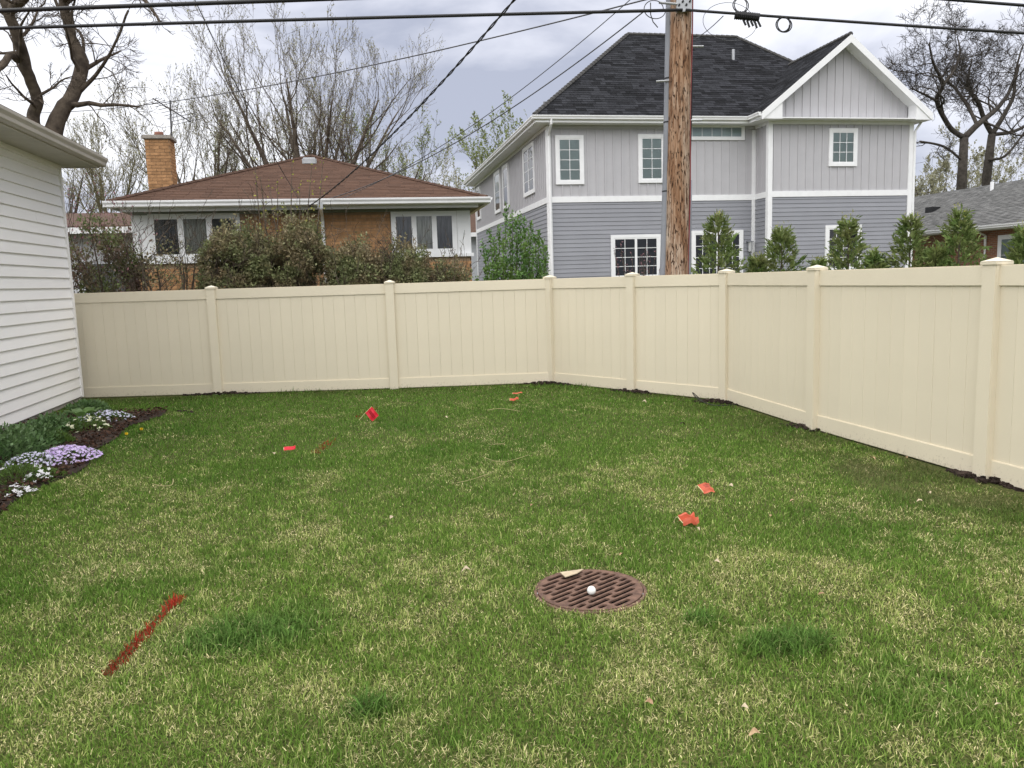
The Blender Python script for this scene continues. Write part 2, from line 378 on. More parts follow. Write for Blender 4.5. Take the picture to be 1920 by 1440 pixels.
# ================================================================== GROUND
GRATE = gp(1106, 1108); GR = 0.268
def make_ground():
    bm = bmesh.new()
    S = 900.0
    outer = [bm.verts.new(p) for p in ((-S, -S, 0), (S, -S, 0), (S, S, 0), (-S, S, 0))]
    inner = [bm.verts.new((GRATE[0] + 0.262 * math.cos(a), GRATE[1] + 0.262 * math.sin(a), 0)) for a in np.arange(48) * 2 * math.pi / 48]
    ed = [bm.edges.new((outer[i], outer[(i + 1) % 4])) for i in range(4)] + [bm.edges.new((inner[i], inner[(i + 1) % 48])) for i in range(48)]
    bmesh.ops.triangle_fill(bm, use_beauty=True, use_dissolve=False, edges=ed)
    bmesh.ops.recalc_face_normals(bm, faces=bm.faces)
    me = bpy.data.meshes.new('ground'); bm.to_mesh(me); bm.free()
    if me.polygons[0].normal.z < 0: me.flip_normals()
    m = bpy.data.materials.new('lawn_soil'); m.use_nodes = True
    n = m.node_tree.nodes; l = m.node_tree.links; b = n['Principled BSDF']; b.inputs['Roughness'].default_value = 0.95
    b.inputs['Specular IOR Level'].default_value = 0.1
    tc = n.new('ShaderNodeTexCoord')
    a = n.new('ShaderNodeTexNoise'); a.inputs['Scale'].default_value = 60; a.inputs['Detail'].default_value = 6
    c = n.new('ShaderNodeTexNoise'); c.inputs['Scale'].default_value = 1.2; c.inputs['Detail'].default_value = 4
    l.new(tc.outputs['Object'], a.inputs['Vector']); l.new(tc.outputs['Object'], c.inputs['Vector'])
    r = n.new('ShaderNodeValToRGB'); r.color_ramp.elements[0].position = 0.36; r.color_ramp.elements[0].color = (0.034, 0.045, 0.012, 1)
    r.color_ramp.elements[1].position = 0.64; r.color_ramp.elements[1].color = (0.17, 0.155, 0.065, 1)
    r.color_ramp.elements.new(0.5).color = (0.075, 0.095, 0.024, 1)
    l.new(a.outputs[0], r.inputs[0])
    mx = n.new('ShaderNodeMix'); mx.data_type = 'RGBA'; mx.blend_type = 'MULTIPLY'; mx.inputs[0].default_value = 0.5
    l.new(r.outputs[0], mx.inputs[6]); l.new(c.outputs[0], mx.inputs[7]); l.new(mx.outputs[2], b.inputs['Base Color'])
    me.materials.append(m)
    return struct(link('ground', me))
make_ground()

# ================================================================== FENCE
FT = 1.53
nodes = [(-7.1, 13.18), (-4.6, 12.71), (-2.08, 12.23), (0.45, 11.75), (2.75, 11.43), (3.54, 10.12), (4.29, 8.91), (4.27, 6.95), (4.37, 4.9), (4.44, 2.9), (4.5, 0.9)]
fence = thing('privacy_fence', (2.75, 11.43, 0), 'tan vinyl privacy fence of tall boards and capped posts bending round the lawn', 'fence')
post_mb = MB(); PW = 0.0635
post_mb.box(-PW, PW, -PW, PW, -0.10, 1.545)
post_me = post_mb.mesh('post', M_FENCE)
cap_mb = MB(); cw = 0.073
cap_mb.box(-cw, cw, -cw, cw, 1.530, 1.556)
cap_mb.add([(-cw, -cw, 1.556), (cw, -cw, 1.556), (cw, cw, 1.556), (-cw, cw, 1.556), (0, 0, 1.585)], [(0, 1, 4), (1, 2, 4), (2, 3, 4), (3, 0, 4)])
cap_me = cap_mb.mesh('post_cap', M_FENCE)
def bevel(me, w, seg=2):
    bm = bmesh.new(); bm.from_mesh(me)
    bmesh.ops.bevel(bm, geom=[e for e in bm.edges if e.calc_face_angle(0) > 0.5], offset=w, segments=seg, affect='EDGES', clamp_overlap=True)
    bm.to_mesh(me); bm.free(); return me
bevel(post_me, 0.006); bevel(cap_me, 0.004)
board_cache = {}
for i, (x, y) in enumerate(nodes):
    x0, y0 = nodes[max(i - 1, 0)]; x1, y1 = nodes[min(i + 1, len(nodes) - 1)]
    ang = math.atan2(y1 - y0, x1 - x0) if i != 4 else math.atan2(-1.31, 0.79)
    lean = 0.006 * math.sin(i * 2.1)
    M = Matrix.Translation((x, y, 0)) @ Matrix.Rotation(ang, 4, 'Z') @ Matrix.Rotation(lean, 4, 'X')
    p = link('post', post_me, fence, M)
    c = bpy.data.objects.new('post_cap', cap_me); col.objects.link(c); c.parent = p
    if i + 1 == len(nodes): break
    nx, ny = nodes[i + 1]
    d = np.array([nx - x, ny - y]); Lp = np.linalg.norm(d); u = np.array([*(d / Lp), 0]); nrm = np.array([u[1], -u[0], 0])
    O = np.array([x, y, 0]) + u * 0.05; L = Lp - 0.10
    r = MB().lbox(O, u, nrm, 0, L, -0.025, 0.025, 1.385, FT).mesh('top_rail', M_FENCE); bevel(r, 0.005); link('top_rail', r, fence)
    r = MB().lbox(O, u, nrm, 0, L, -0.025, 0.025, 0.012, 0.158).mesh('bottom_rail', M_FENCE); bevel(r, 0.005); link('bottom_rail', r, fence)
    nb = max(3, round(L / 0.158)); bw = L / nb
    key = round(bw, 4)
    if key not in board_cache:
        b = MB()                                                     # board with chamfered long edges so each joint is a groove
        w = bw / 2 - 0.0004; ch = 0.0022; t = 0.011
        prof = [(-w, -t + ch), (-w + ch, -t), (w - ch, -t), (w, -t + ch), (w, t - ch), (w - ch, t), (-w + ch, t), (-w, t - ch)]
        k = len(prof)
        b.add([(a, c2, z) for z in (0.15, 1.392) for a, c2 in prof], [(q, (q + 1) % k, (q + 1) % k + k, q + k) for q in range(k)] + [tuple(range(k))[::-1], tuple(range(k, 2 * k))])
        board_cache[key] = b.mesh('board', M_FENCE)
    for k in range(nb):
        q = O + u * (bw * (k + 0.5)) + nrm * random.uniform(-0.0008, 0.0008)
        link('board', board_cache[key], fence, Matrix.Translation(q) @ Matrix.Rotation(math.atan2(u[1], u[0]), 4, 'Z'))

# ================================================================== GARAGE at the left
GX, GY1, GY0 = -4.0, 12.40, 3.2
garage = thing('garage', (GX - 3, 8, 0), 'white garage with horizontal vinyl siding, beige gutter and soffit at the lawn edge', 'garage')
MB().box(GX - 6.2, GX - 0.012, GY0, GY1 - 0.012, 0, 3.36).build('wall', M_WHITE, garage)
MB().box(GX - 6.2, GX - 0.004, GY0 - 0.01, GY1 - 0.006, -0.02, 0.10).build('foundation', M_STONE, garage)
LE = 0.1405; U = (0, 1, 0); N = (1, 0, 0)
z = 0.06; k = 0
while z < 3.2:
    prof = [(-0.012, z), (0.016, z), (0.018, z + 0.006), (0.016, z + 0.015), (-0.002, z + LE - 0.001), (-0.012, z + LE - 0.001)]
    ysp = random.uniform(6.0, 11.4); pr2 = [(b_ + (0.0018 if b_ > 0 else 0), c_) for b_, c_ in prof]
    MB().extr(prof, (GX, 0, 0), U, N, GY0, ysp + .02).build('siding_board', M_WSIDE, garage)      # two lengths lapped at a seam
    MB().extr([(b_, c_ + .0004) for b_, c_ in pr2], (GX, 0, 0), U, N, ysp, GY1 - 0.045).build('siding_board', M_WSIDE, garage)
    z += LE
MB().lbox((GX, 0, 0), U, N, GY1 - 0.045, GY1 + 0.02, -0.01, 0.028, 0.05, 3.30).build('corner_trim', M_WSIDE, garage)
MB().lbox((GX, 0, 0), U, N, GY0, GY1 - 0.046, 0.0, 0.03, 3.235, 3.30).build('frieze_board', M_WSIDE, garage)
sf = MB()
EX = GX + 0.50; EY = GY1 + 0.16
yy = GY0
while yy < EY - 0.01:                                                   # ribbed vinyl soffit strips
    y2 = min(yy + 0.10, EY)
    sf.box(GX - 0.02, EX - 0.02, yy + 0.004, y2 - 0.004, 3.302, 3.312); yy = y2
stuff(sf.build('soffit', M_SOFFIT, garage))
MB().box(EX - 0.035, EX - 0.012, GY0, EY, 3.285, 3.43).build('fascia', M_GUTTER, garage)
MB().box(GX - 6.2, EX - 0.036, EY - 0.02, EY, 3.285, 3.42).build('end_fascia', M_GUTTER, garage)
gprof = [(0, 0), (0.07, 0), (0.085, 0.012), (0.09, 0.05), (0.115, 0.085), (0.118, 0.115), (0.108, 0.118), (0.104, 0.108), (0.0, 0.108)]
MB().extr([(b, c + 3.30) for b, c in gprof], (EX - 0.010, 0, 0), U, N, GY0, EY + 0.01).build('gutter', M_GUTTER, garage)
rp = MB(); RX = GX - 3.1; RZ = 3.43 + (EX - RX) * 0.33
rp.prism([(EX, GY0 - 0.2, 3.43), (EX, EY, 3.43), (RX, EY, RZ), (RX, GY0 - 0.2, RZ)], (0, 0, 0.05))
rp.prism([(RX, GY0 - 0.2, RZ), (RX, EY, RZ), (RX - 3.6, EY, 3.43), (RX - 3.6, GY0 - 0.2, 3.43)], (0, 0, 0.05))
rp.build('roof', M_RIDGE_R, garage)
MB().prism([(GX - 0.02, GY1 - 0.03, 3.36), (RX, GY1 - 0.03, RZ - 0.06), (GX - 6.18, GY1 - 0.03, 3.36)], (0, 0.015, 0)).build('gable_wall', M_WSIDE, garage)

# ------------------------------------------------------------------ house helpers
def window(house, O, u, n, w, h, cols=2, rows=4, sashes=1, casing=0.10, back=M_DARK, curtain=None, sash=0.04, mw=0.018, sill=False):
    """O is the lower left outer corner of the casing on the wall plane"""
    O = np.array(O, float)
    c = MB(); cs = casing
    c.lbox(O, u, n, 0, w, 0.0, 0.060, 0, cs); c.lbox(O, u, n, 0, w, 0.0, 0.060, h - cs, h)
    c.lbox(O, u, n, 0, cs, 0.0, 0.060, cs, h - cs); c.lbox(O, u, n, w - cs, w, 0.0, 0.060, cs, h - cs)
    wo = c.build('window', M_WHITE, house)
    MB().lbox(O, u, n, cs, w - cs, 0.0285, 0.0305, cs, h - cs).build('window_backing', back, wo)  # flat plate behind the glass; the dark one has room shade as its colour
    if sill: MB().lbox(O, u, n, -0.05, w + 0.05, 0.0, 0.10, -0.06, 0.0).build('sill', M_WHITE, wo)
    sw = (w - 2 * cs) / sashes
    for s in range(sashes):
        a0 = cs + s * sw; a1 = a0 + sw; c0 = cs; c1 = h - cs
        f = MB(); fb0, fb1 = 0.035, 0.052
        f.lbox(O, u, n, a0, a1, fb0, fb1, c0, c0 + sash); f.lbox(O, u, n, a0, a1, fb0, fb1, c1 - sash, c1)
        f.lbox(O, u, n, a0, a0 + sash, fb0, fb1, c0 + sash, c1 - sash); f.lbox(O, u, n, a1 - sash, a1, fb0, fb1, c0 + sash, c1 - sash)
        f.build('sash', M_WHITE, wo)
        if curtain:
            cm = curtain[s % len(curtain)]
            if cm:
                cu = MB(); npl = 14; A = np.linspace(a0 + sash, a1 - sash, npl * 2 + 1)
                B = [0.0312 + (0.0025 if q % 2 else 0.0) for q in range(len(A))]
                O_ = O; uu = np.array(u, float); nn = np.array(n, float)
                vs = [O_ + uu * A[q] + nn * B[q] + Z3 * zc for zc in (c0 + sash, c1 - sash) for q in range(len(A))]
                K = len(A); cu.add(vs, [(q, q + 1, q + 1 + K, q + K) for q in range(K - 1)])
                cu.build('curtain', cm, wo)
        ia0, ia1, ic0, ic1 = a0 + sash, a1 - sash, c0 + sash, c1 - sash
        pw = (ia1 - ia0) / cols; ph = (ic1 - ic0) / rows
        for q in range(1, cols): MB().lbox(O, u, n, ia0 + q * pw - mw / 2, ia0 + q * pw + mw / 2, 0.0365, 0.047, ic0, ic1).build('muntin', M_WHITE, wo)
        for q in range(1, rows):
            MB().lbox(O, u, n, ia0, ia1, 0.0375, 0.046, ic0 + q * ph - mw / 2, ic0 + q * ph + mw / 2).build('muntin', M_WHITE, wo)
        for a in range(cols):
            for b in range(rows):
                t = random.uniform(-0.0006, 0.0006)
                uu = np.array(u, float); nn = np.array(n, float)
                g = [O + uu * (ia0 + (a + p) * pw) + nn * (0.040 + (p - .5) * t) + Z3 * (ic0 + (b + q2) * ph) for p, q2 in ((0, 0), (1, 0), (1, 1), (0, 1))]
                MB().add(g, [(0, 1, 2, 3)]).build('pane', GLASS, wo)
    return wo

def clip_poly(poly, clip):
    """Sutherland-Hodgman, clip is convex and counter-clockwise"""
    out = list(poly)
    for i in range(len(clip)):
        a = clip[i]; b = clip[(i + 1) % len(clip)]; ex, ey = b[0] - a[0], b[1] - a[1]
        inp = out; out = []
        if not inp: break
        def side(p): return ex * (p[1] - a[1]) - ey * (p[0] - a[0])
        for j in range(len(inp)):
            p, q = inp[j], inp[(j + 1) % len(inp)]; sp, sq = side(p), side(q)
            if sp >= 0: out.append(p)
            if sp * sq < 0:
                t = sp / (sp - sq); out.append((p[0] + (q[0] - p[0]) * t, p[1] + (q[1] - p[1]) * t))
    return out

class Shingles:
    """lays overlapping shingle tabs over planar roof faces: the nearest 300 as single parts, the rest as one mesh"""
    def __init__(s, expo, tabw, thick, wvar):
        s.e, s.w, s.t, s.wv = expo, tabw, thick, wvar; s.whole = []; s.rest = MB()
    def face(s, poly3, single=True):
        P = [np.array(p, float) for p in poly3]
        n = np.cross(P[1] - P[0], P[2] - P[0]); n /= np.linalg.norm(n)
        if n[2] < 0: P = P[::-1]; n = -n
        up = Z3 - n * n[2]; up /= np.linalg.norm(up); e = np.cross(up, n)
        O = P[0]
        clip = [((p - O) @ e, (p - O) @ up) for p in P]
        us = [c[0] for c in clip]; vs = [c[1] for c in clip]
        v = min(vs); row = 0
        while v < max(vs):
            u = min(us) - random.uniform(0, s.w)
            while u < max(us):
                w = s.w * random.uniform(1 - s.wv, 1 + s.wv)
                r = [(u + .003, v), (u + w - .003, v), (u + w - .003, v + s.e * 1.12), (u + .003, v + s.e * 1.12)]
                c = clip_poly(r, clip)
                if len(c) >= 3:
                    lift = s.t * random.uniform(0.8, 1.5)
                    full = single and len(c) == 4 and all(abs(c[k][0] - r[k][0]) + abs(c[k][1] - r[k][1]) < 1e-6 for k in range(4))
                    top = [O + e * a + up * b + n * (0.004 + lift * max(0.0, 1 - (b - v) / (s.e * 1.12))) for a, b in c]
                    bot = [O + e * a + up * b + n * 0.001 for a, b in c]
                    if full: s.whole.append((float(np.linalg.norm(top[0])), top, bot))
                    else: s._put(s.rest, top, bot)
                u += w
            v += s.e; row += 1
    def _put(s, mb, top, bot):
        k = len(top)
        mb.add(top + bot, [tuple(range(k))] + [(i, i + k, (i + 1) % k + k, (i + 1) % k) for i in range(k)])
    def build(s, parent, m_one, m_field, limit=300):
        s.whole.sort(key=lambda q: q[0])
        for d, top, bot in s.whole[:limit]:
            mb = MB(); s._put(mb, top, bot); mb.build('shingle', m_one, parent)
        for d, top, bot in s.whole[limit:]: s._put(s.rest, top, bot)
        stuff(s.rest.build('shingle_field', m_field, parent))

def gutter(house, O, u, n, a0, a1, zt, m=M_WHITE, sc=1.0):
    return MB().extr([(b * sc, zt - 0.118 * sc + c * sc) for b, c in gprof], O, u, n, a0, a1).build('gutter', m, house)

def brick_rows(O, u, n, a0, a1, c0, c1, bl=0.20, bh=0.057, j=0.010, proud=0.008):
    """yield brick prisms of a running bond as (a0,a1,c0,c1,out)"""
    c = c0; row = 0
    while c + bh <= c1 + 1e-6:
        a = a0 - (0.5 * (bl + j) if row % 2 else 0)
        while a < a1 - 1e-6:
            b0, b1 = max(a, a0), min(a + bl, a1)
            if b1 - b0 > 0.03: yield (b0, b1, c, c + bh, proud + random.uniform(-0.002, 0.003))
            a += bl + j
        c += bh + j; row += 1

# ================================================================== ORANGE BRICK HOUSE behind the fence
ranch = thing('brick_house', (-0.9, 20, 0), 'low orange brick house with brown hip roof and chimney behind the back fence', 'house')
RX0, RX1, RY, RB, RZT = -4.26, 2.38, 17.0, 28.0, 3.10
wall = MB().box(RX0, RX1, RY, RB, 0, RZT).build('wall', M_MORTAR, ranch)
FO = (0, RY, 0); FU = (1, 0, 0); FN = (0, -1, 0)
nb = 0
for (a0, a1, c0, c1, o) in brick_rows(FO, FU, FN, -2.28, 0.72, 2.02, 2.99):
    MB().lbox(FO, FU, FN, a0, a1, -0.02, o, c0, c1).build('brick', M_BRICK, wall); nb += 1
low = MB()
for (a0, a1, c0, c1, o) in brick_rows(FO, FU, FN, RX0, RX1, 0.02, 2.0):
    if c0 > 0.7: low.lbox(FO, FU, FN, a0, a1, -0.02, o, c0, c1)
for (a0, a1, c0, c1, o) in brick_rows((RX1, 0, 0), (0, 1, 0), (1, 0, 0), RY, RY + 3, 0.7, 2.95):
    low.lbox((RX1, 0, 0), (0, 1, 0), (1, 0, 0), a0, a1, -0.02, o, c0, c1)
stuff(low.build('brick_courses', M_BRICKI, wall))
for a0, a1 in ((RX0 - 0.04, -2.30), (0.74, RX1 + 0.06)):
    MB().lbox(FO, FU, FN, a0, a1, -0.01, 0.07, 2.055, 2.125).build('window_ledge', M_WHITE, ranch)
for a0, a1 in ((RX0 - 0.01, RX0 + 0.29), (RX1 - 0.27, RX1 + 0.015)):
    MB().lbox(FO, FU, FN, a0, a1, -0.15, 0.022, 2.126, 3.02).build('corner_panel', M_WHITE, ranch)
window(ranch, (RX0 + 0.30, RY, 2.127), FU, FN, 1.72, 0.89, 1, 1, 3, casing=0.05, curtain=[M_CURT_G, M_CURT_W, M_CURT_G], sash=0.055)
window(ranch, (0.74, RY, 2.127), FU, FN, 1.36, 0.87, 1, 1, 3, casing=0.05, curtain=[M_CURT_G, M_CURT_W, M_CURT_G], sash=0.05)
MB().lbox(FO, FU, FN, RX0 - 0.01, RX1 + 0.02, 0.0, 0.045, 3.0, 3.10).build('frieze_board', M_FRIEZE, ranch)
EY0 = 16.42; EX0, EX1 = -4.52, 2.67
MB().box(EX0 + 0.02, EX1 - 0.02, EY0 + 0.02, RB, 3.102, 3.125).build('soffit', M_FRIEZE, ranch)
MB().box(EX0 + 0.16, EX1 - 0.16, EY0 + 0.14, EY0 + 0.16, 3.03, 3.13).build('lower_fascia', M_WHITE, ranch)
MB().box(EX0, EX1, EY0, EY0 + 0.02, 3.09, 3.20).build('fascia', M_WHITE, ranch)
MB().box(EX1 - 0.02, EX1, EY0 + 0.021, RB, 3.09, 3.20).build('fascia', M_WHITE, ranch)
MB().box(EX0, EX0 + 0.02, EY0 + 0.021, RB, 3.09, 3.20).build('fascia', M_WHITE, ranch)
gutter(ranch, (0, EY0, 0), FU, FN, EX0 - 0.06, EX1 + 0.06, 3.215)
gutter(ranch, (EX1, 0, 0), (0, 1, 0), (1, 0, 0), EY0, RB, 3.215)
AX, AY, AZ = (EX0 + EX1) / 2, EY0 + 3.78, 4.60
ez = 3.20
roof = MB()
roof.prism([(EX0, EY0, ez), (EX1, EY0, ez), (AX, AY, AZ)], (0, 0, -0.03))
roof.prism([(EX1, EY0, ez), (EX1, RB + .4, ez), (AX, RB + .4, AZ), (AX, AY, AZ)], (0, 0, -0.03))
roof.prism([(EX0, RB + .4, ez), (EX0, EY0, ez), (AX, AY, AZ), (AX, RB + .4, AZ)], (0, 0, -0.03))
ro = roof.build('roof', M_ROOFBASE, ranch)
sh = Shingles(0.125, 0.30, 0.006, 0.05)
sh.face([(EX0, EY0, ez), (EX1, EY0, ez), (AX, AY, AZ)])
sh.face([(EX1, EY0, ez), (EX1, RB, ez), (AX, RB, AZ), (AX, AY, AZ)], False)
sh.face([(EX0, RB, ez), (EX0, EY0, ez), (AX, AY, AZ), (AX, RB, AZ)], False)
sh.build(ro, M_SHING_R, M_SHING_RI)
rg = MB()
for a in ((EX0, EY0, ez), (EX1, EY0, ez), (AX, RB, AZ)):
    a = np.array(a); b = np.array((AX, AY, AZ)); n_ = int(np.linalg.norm(b - a) / 0.2)
    for k in range(n_):
        rg.tube([a + (b - a) * k / n_ + Z3 * 0.018, a + (b - a) * (k + 1.05) / n_ + Z3 * 0.012], [0.045, 0.038], 6)
rg.build('ridge_cap', M_RIDGE_R, ro)
v = py(580, 299, 19.55)
rv = MB(); rv.box(v[0] - .16, v[0] + .16, 19.42, 19.72, 4.30, 4.47)
vm = rv.mesh('roof_vent', M_METAL); bevel(vm, 0.03, 3); link('roof_vent', vm, ro)
# chimney
CX0, CX1, CY0, CY1, CZ = -4.64, -4.10, 20.2, 20.75, 5.0
ch = MB().box(CX0 + .008, CX1 - .008, CY0 + .008, CY1 - .008, 0, CZ).build('chimney', M_MORTAR, ranch)
for O, u, n, a0, a1 in (((0, CY0 + .008, 0), FU, FN, CX0, CX1), ((CX1 - .008, 0, 0), (0, 1, 0), (1, 0, 0), CY0 + .012, CY1)):
    for (b0, b1, c0, c1, o) in brick_rows(O, u, n, a0, a1, 3.70, CZ - 0.01, bh=0.062, bl=0.2):
        MB().lbox(O, u, n, b0, b1, -0.02, o, c0, c1).build('brick', M_BRICK, ch)
cc = MB().box(CX0 - .05, CX1 + .05, CY0 - .05, CY1 + .05, CZ, CZ + 0.09).mesh('chimney_crown', M_STONE); bevel(cc, 0.015); link('chimney_crown', cc, ch)
MB().tube([((CX0 + CX1) / 2, 20.47, CZ + .08), ((CX0 + CX1) / 2, 20.47, CZ + .20)], 0.10, 14).build('flue', mat('clay_flue', (0.22, 0.10, 0.07), 0.9, var=0.2), ch, True)
# downspout with elbow at the eave
D = py(605, 420, 16.95)
MB().tube([(D[0], EY0 - .05, 3.12), (D[0], EY0 - .04, 3.04), (D[0], 16.85, 2.93), (D[0], 16.955, 2.82), (D[0], 16.955, 0.2)], 0.036, 8).build('downspout', M_WHITE, ranch)
wh = py(601, 388, EY0 - .03)
MB().box(wh[0] - .05, wh[0] + .05, EY0 - .14, EY0 - .115, 3.02, 3.14).build('service_bracket', M_METAL, ranch)

# TV antenna on a mast by the chimney
ant = thing('tv_antenna', (-4.05, 20.95, 0), 'thin metal rooftop antenna on a tall mast beside the brick chimney', 'antenna')
mb_ = py(325, 345, 20.95); mt = py(319, 188, 20.95)
MB().tube([mb_ + np.array([0, 0, -1.2]), mb_, mt], 0.020, 6).build('mast', M_WIRE, ant)
a0 = py(286, 184, 20.6); a1 = py(358, 229, 21.3)
MB().tube([a0, a1], 0.014, 5).build('boom', M_WIRE, ant)
bd = unit(a1 - a0); side = unit(np.cross(bd, Z3))
for k in range(9):
    q = a0 + (a1 - a0) * (0.04 + k * 0.115); Lq = 0.20 + 0.06 * k
    MB().tube([q - side * Lq, q + side * Lq], 0.007, 4).build('element', M_WIRE, ant)
MB().tube([mt + np.array([0.0, 0, -0.9]), py(312, 290, 20.9), py(300, 262, 20.8)], 0.006, 4).build('stay', M_WIRE, ant)

# ================================================================== TWO-STOREY GREY HOUSE
gh = thing('grey_house', (12, 32, 0), 'two-storey grey house with dark hip roof, lap siding below and battens above', 'house')
X0, X1, YF, YB, YW, XW = 6.03, 18.10, 25.0, 40.5, 24.1, 13.03
ZB0, ZB1, ZS = 3.90, 4.08, 6.26
MB().box(X0, X1, YF, YB, 0, ZS).build('wall', M_BB, gh)
MB().box(XW, X1, YW, YF - 0.001, 0, ZS).build('wing_wall', M_BB, gh)
S_FRONT = ((X0, YF, 0), (1, 0, 0), (0, -1, 0), XW - X0)
S_LEFT = ((X0, YB, 0), (0, -1, 0), (-1, 0, 0), YB - YF)
S_RET = ((XW, YF, 0), (0, -1, 0), (-1, 0, 0), YF - YW)
S_WING = ((XW, YW, 0), (1, 0, 0), (0, -1, 0), X1 - XW)
for (O, u, n, L) in (S_FRONT, S_LEFT, S_RET, S_WING):
    z = 0.50
    ex = 0.133
    while z < ZB0 - 0.02:
        zt = min(z + ex, ZB0)
        MB().extr([(0.0, z), (0.016, z), (0.019, z + 0.008), (0.015, z + 0.018), (0.003, zt - .001), (0, zt - .001)], O, u, n, 0.05, L - 0.05).build('siding_board', M_LAP, gh)
        z += ex
    MB().lbox(O, u, n, 0, L, 0, 0.035, ZB0, ZB1).build('belt_board', M_WHITE, gh)
    MB().lbox(O, u, n, 0.0, L, 0, 0.030, ZS - 0.10, ZS - 0.005).build('frieze_board', M_BB if O is S_FRONT[0] else M_WHITE, gh)
    a = 0.17
    while a < L - 0.1:
        MB().lbox(O, u, n, a - 0.022, a + 0.022, 0, 0.026, ZB1, ZS - 0.10).build('batten', M_BATTEN, gh); a += 0.283
# corner boards
MB().box(X0 - 0.04, X0 + 0.10, YF - 0.042, YF + 0.10, 0.4, ZS - 0.02).build('corner_board', M_WHITE, gh)
MB().box(XW - 0.042, XW + 0.11, YW - 0.042, YW + 0.11, 0.4, ZS - 0.02).build('corner_board', M_WHITE, gh)
MB().box(X1 - 0.11, X1 + 0.042, YW - 0.042, YW + 0.11, 0.4, ZS - 0.02).build('corner_board', M_WHITE, gh)
MB().box(XW - 0.12, XW - 0.001, YF - 0.045, YF - 0.002, 0.4, ZS - 0.12).build('corner_board', M_WHITE, gh)
MB().box(X0 - 0.042, X0 + 0.05, YB - 0.11, YB + 0.03, 0.4, ZS - 0.02).build('corner_board', M_WHITE, gh)
# windows
def fwin(px0, px1, py0, py1, Y, **kw):
    a = py(px0, (py0 + py1) / 2, Y); b = py(px1, (py0 + py1) / 2, Y); t = py((px0 + px1) / 2, py0, Y)[2]; bt = py((px0 + px1) / 2, py1, Y)[2]
    window(gh, (a[0], Y, bt), (1, 0, 0), (0, -1, 0), b[0] - a[0], t - bt, **kw)
fwin(1041, 1094, 254, 346, YF, cols=2, rows=4, back=M_BLIND)
fwin(1196, 1247, 252, 343, YF, cols=2, rows=4, back=M_BLIND)
fwin(1272, 1395, 233, 263, YF, cols=6, rows=1, back=M_BLIND, casing=0.08, sash=0.03)
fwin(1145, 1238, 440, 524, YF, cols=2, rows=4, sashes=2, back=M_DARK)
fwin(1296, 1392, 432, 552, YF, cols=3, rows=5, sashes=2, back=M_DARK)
fwin(1553, 1606, 241, 312, YW, cols=3, rows=3, back=M_BLIND)
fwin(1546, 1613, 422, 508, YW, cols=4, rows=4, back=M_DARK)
def swin(pxl, pxr, z0, z1, **kw):
    yl = px_(pxl, 330, X0)[1]; yr = px_(pxr, 330, X0)[1]
    window(gh, (X0, yl, z0), (0, -1, 0), (-1, 0, 0), yl - yr, z1 - z0, **kw)
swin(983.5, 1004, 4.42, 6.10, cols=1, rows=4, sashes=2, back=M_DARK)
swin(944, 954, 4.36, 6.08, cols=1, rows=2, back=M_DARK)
swin(928, 938.5, 4.36, 6.08, cols=1, rows=2, back=M_BLIND)
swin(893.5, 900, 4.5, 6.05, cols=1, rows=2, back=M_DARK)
# soffits, fascia, gutters
OV = 0.45
MB().box(X0 - OV, X1 + OV, YF - OV, YB + OV, ZS, ZS + 0.03).build('soffit', M_WHITE, gh)
MB().box(XW - OV, X1 + OV, YW - OV, YF - OV - 0.001, ZS, ZS + 0.03).build('wing_soffit', M_WHITE, gh)
EZ = 6.45
MB().box(X0 - OV - 0.02, XW - OV, YF - OV - 0.02, YF - OV, ZS, EZ).build('fascia', M_WHITE, gh)
MB().box(X0 - OV - 0.02, X0 - OV, YF - OV + 0.001, YB + OV, ZS, EZ).build('fascia', M_WHITE, gh)
MB().box(XW - OV - 0.02, XW - OV, YW - OV + 0.02, YF - OV - 0.021, ZS, EZ).build('fascia', M_WHITE, gh)
gutter(gh, (0, YF - OV - 0.02, 0), (1, 0, 0), (0, -1, 0), X0 - OV - 0.13, XW - OV - 0.02, EZ + 0.01)
gutter(gh, (X0 - OV - 0.02, 0, 0), (0, 1, 0), (-1, 0, 0), YF - OV - 0.02, YB + OV, EZ + 0.01)
gutter(gh, (XW - OV - 0.02, 0, 0), (0, 1, 0), (-1, 0, 0), YW - OV + 0.05, YF - OV - 0.02, EZ + 0.01)
# downspouts
MB().tube([(X0 + .02, YF - OV - .06, 6.36), (X0 + .02, YF - OV - .05, 6.22), (X0 + .03, YF - .10, 5.95), (X0 + .03, YF - .085, 5.8), (X0 + .03, YF - .085, 0.3)], 0.042, 8).build('downspout', M_WHITE, gh)
MB().tube([(X1 + .30, YW - .05, 6.42), (X1 + .30, YW - .05, 6.25), (X1 + .09, YW - .04, 5.95), (X1 + .09, YW - .04, 0.3)], 0.042, 8).build('downspout', M_WHITE, gh)
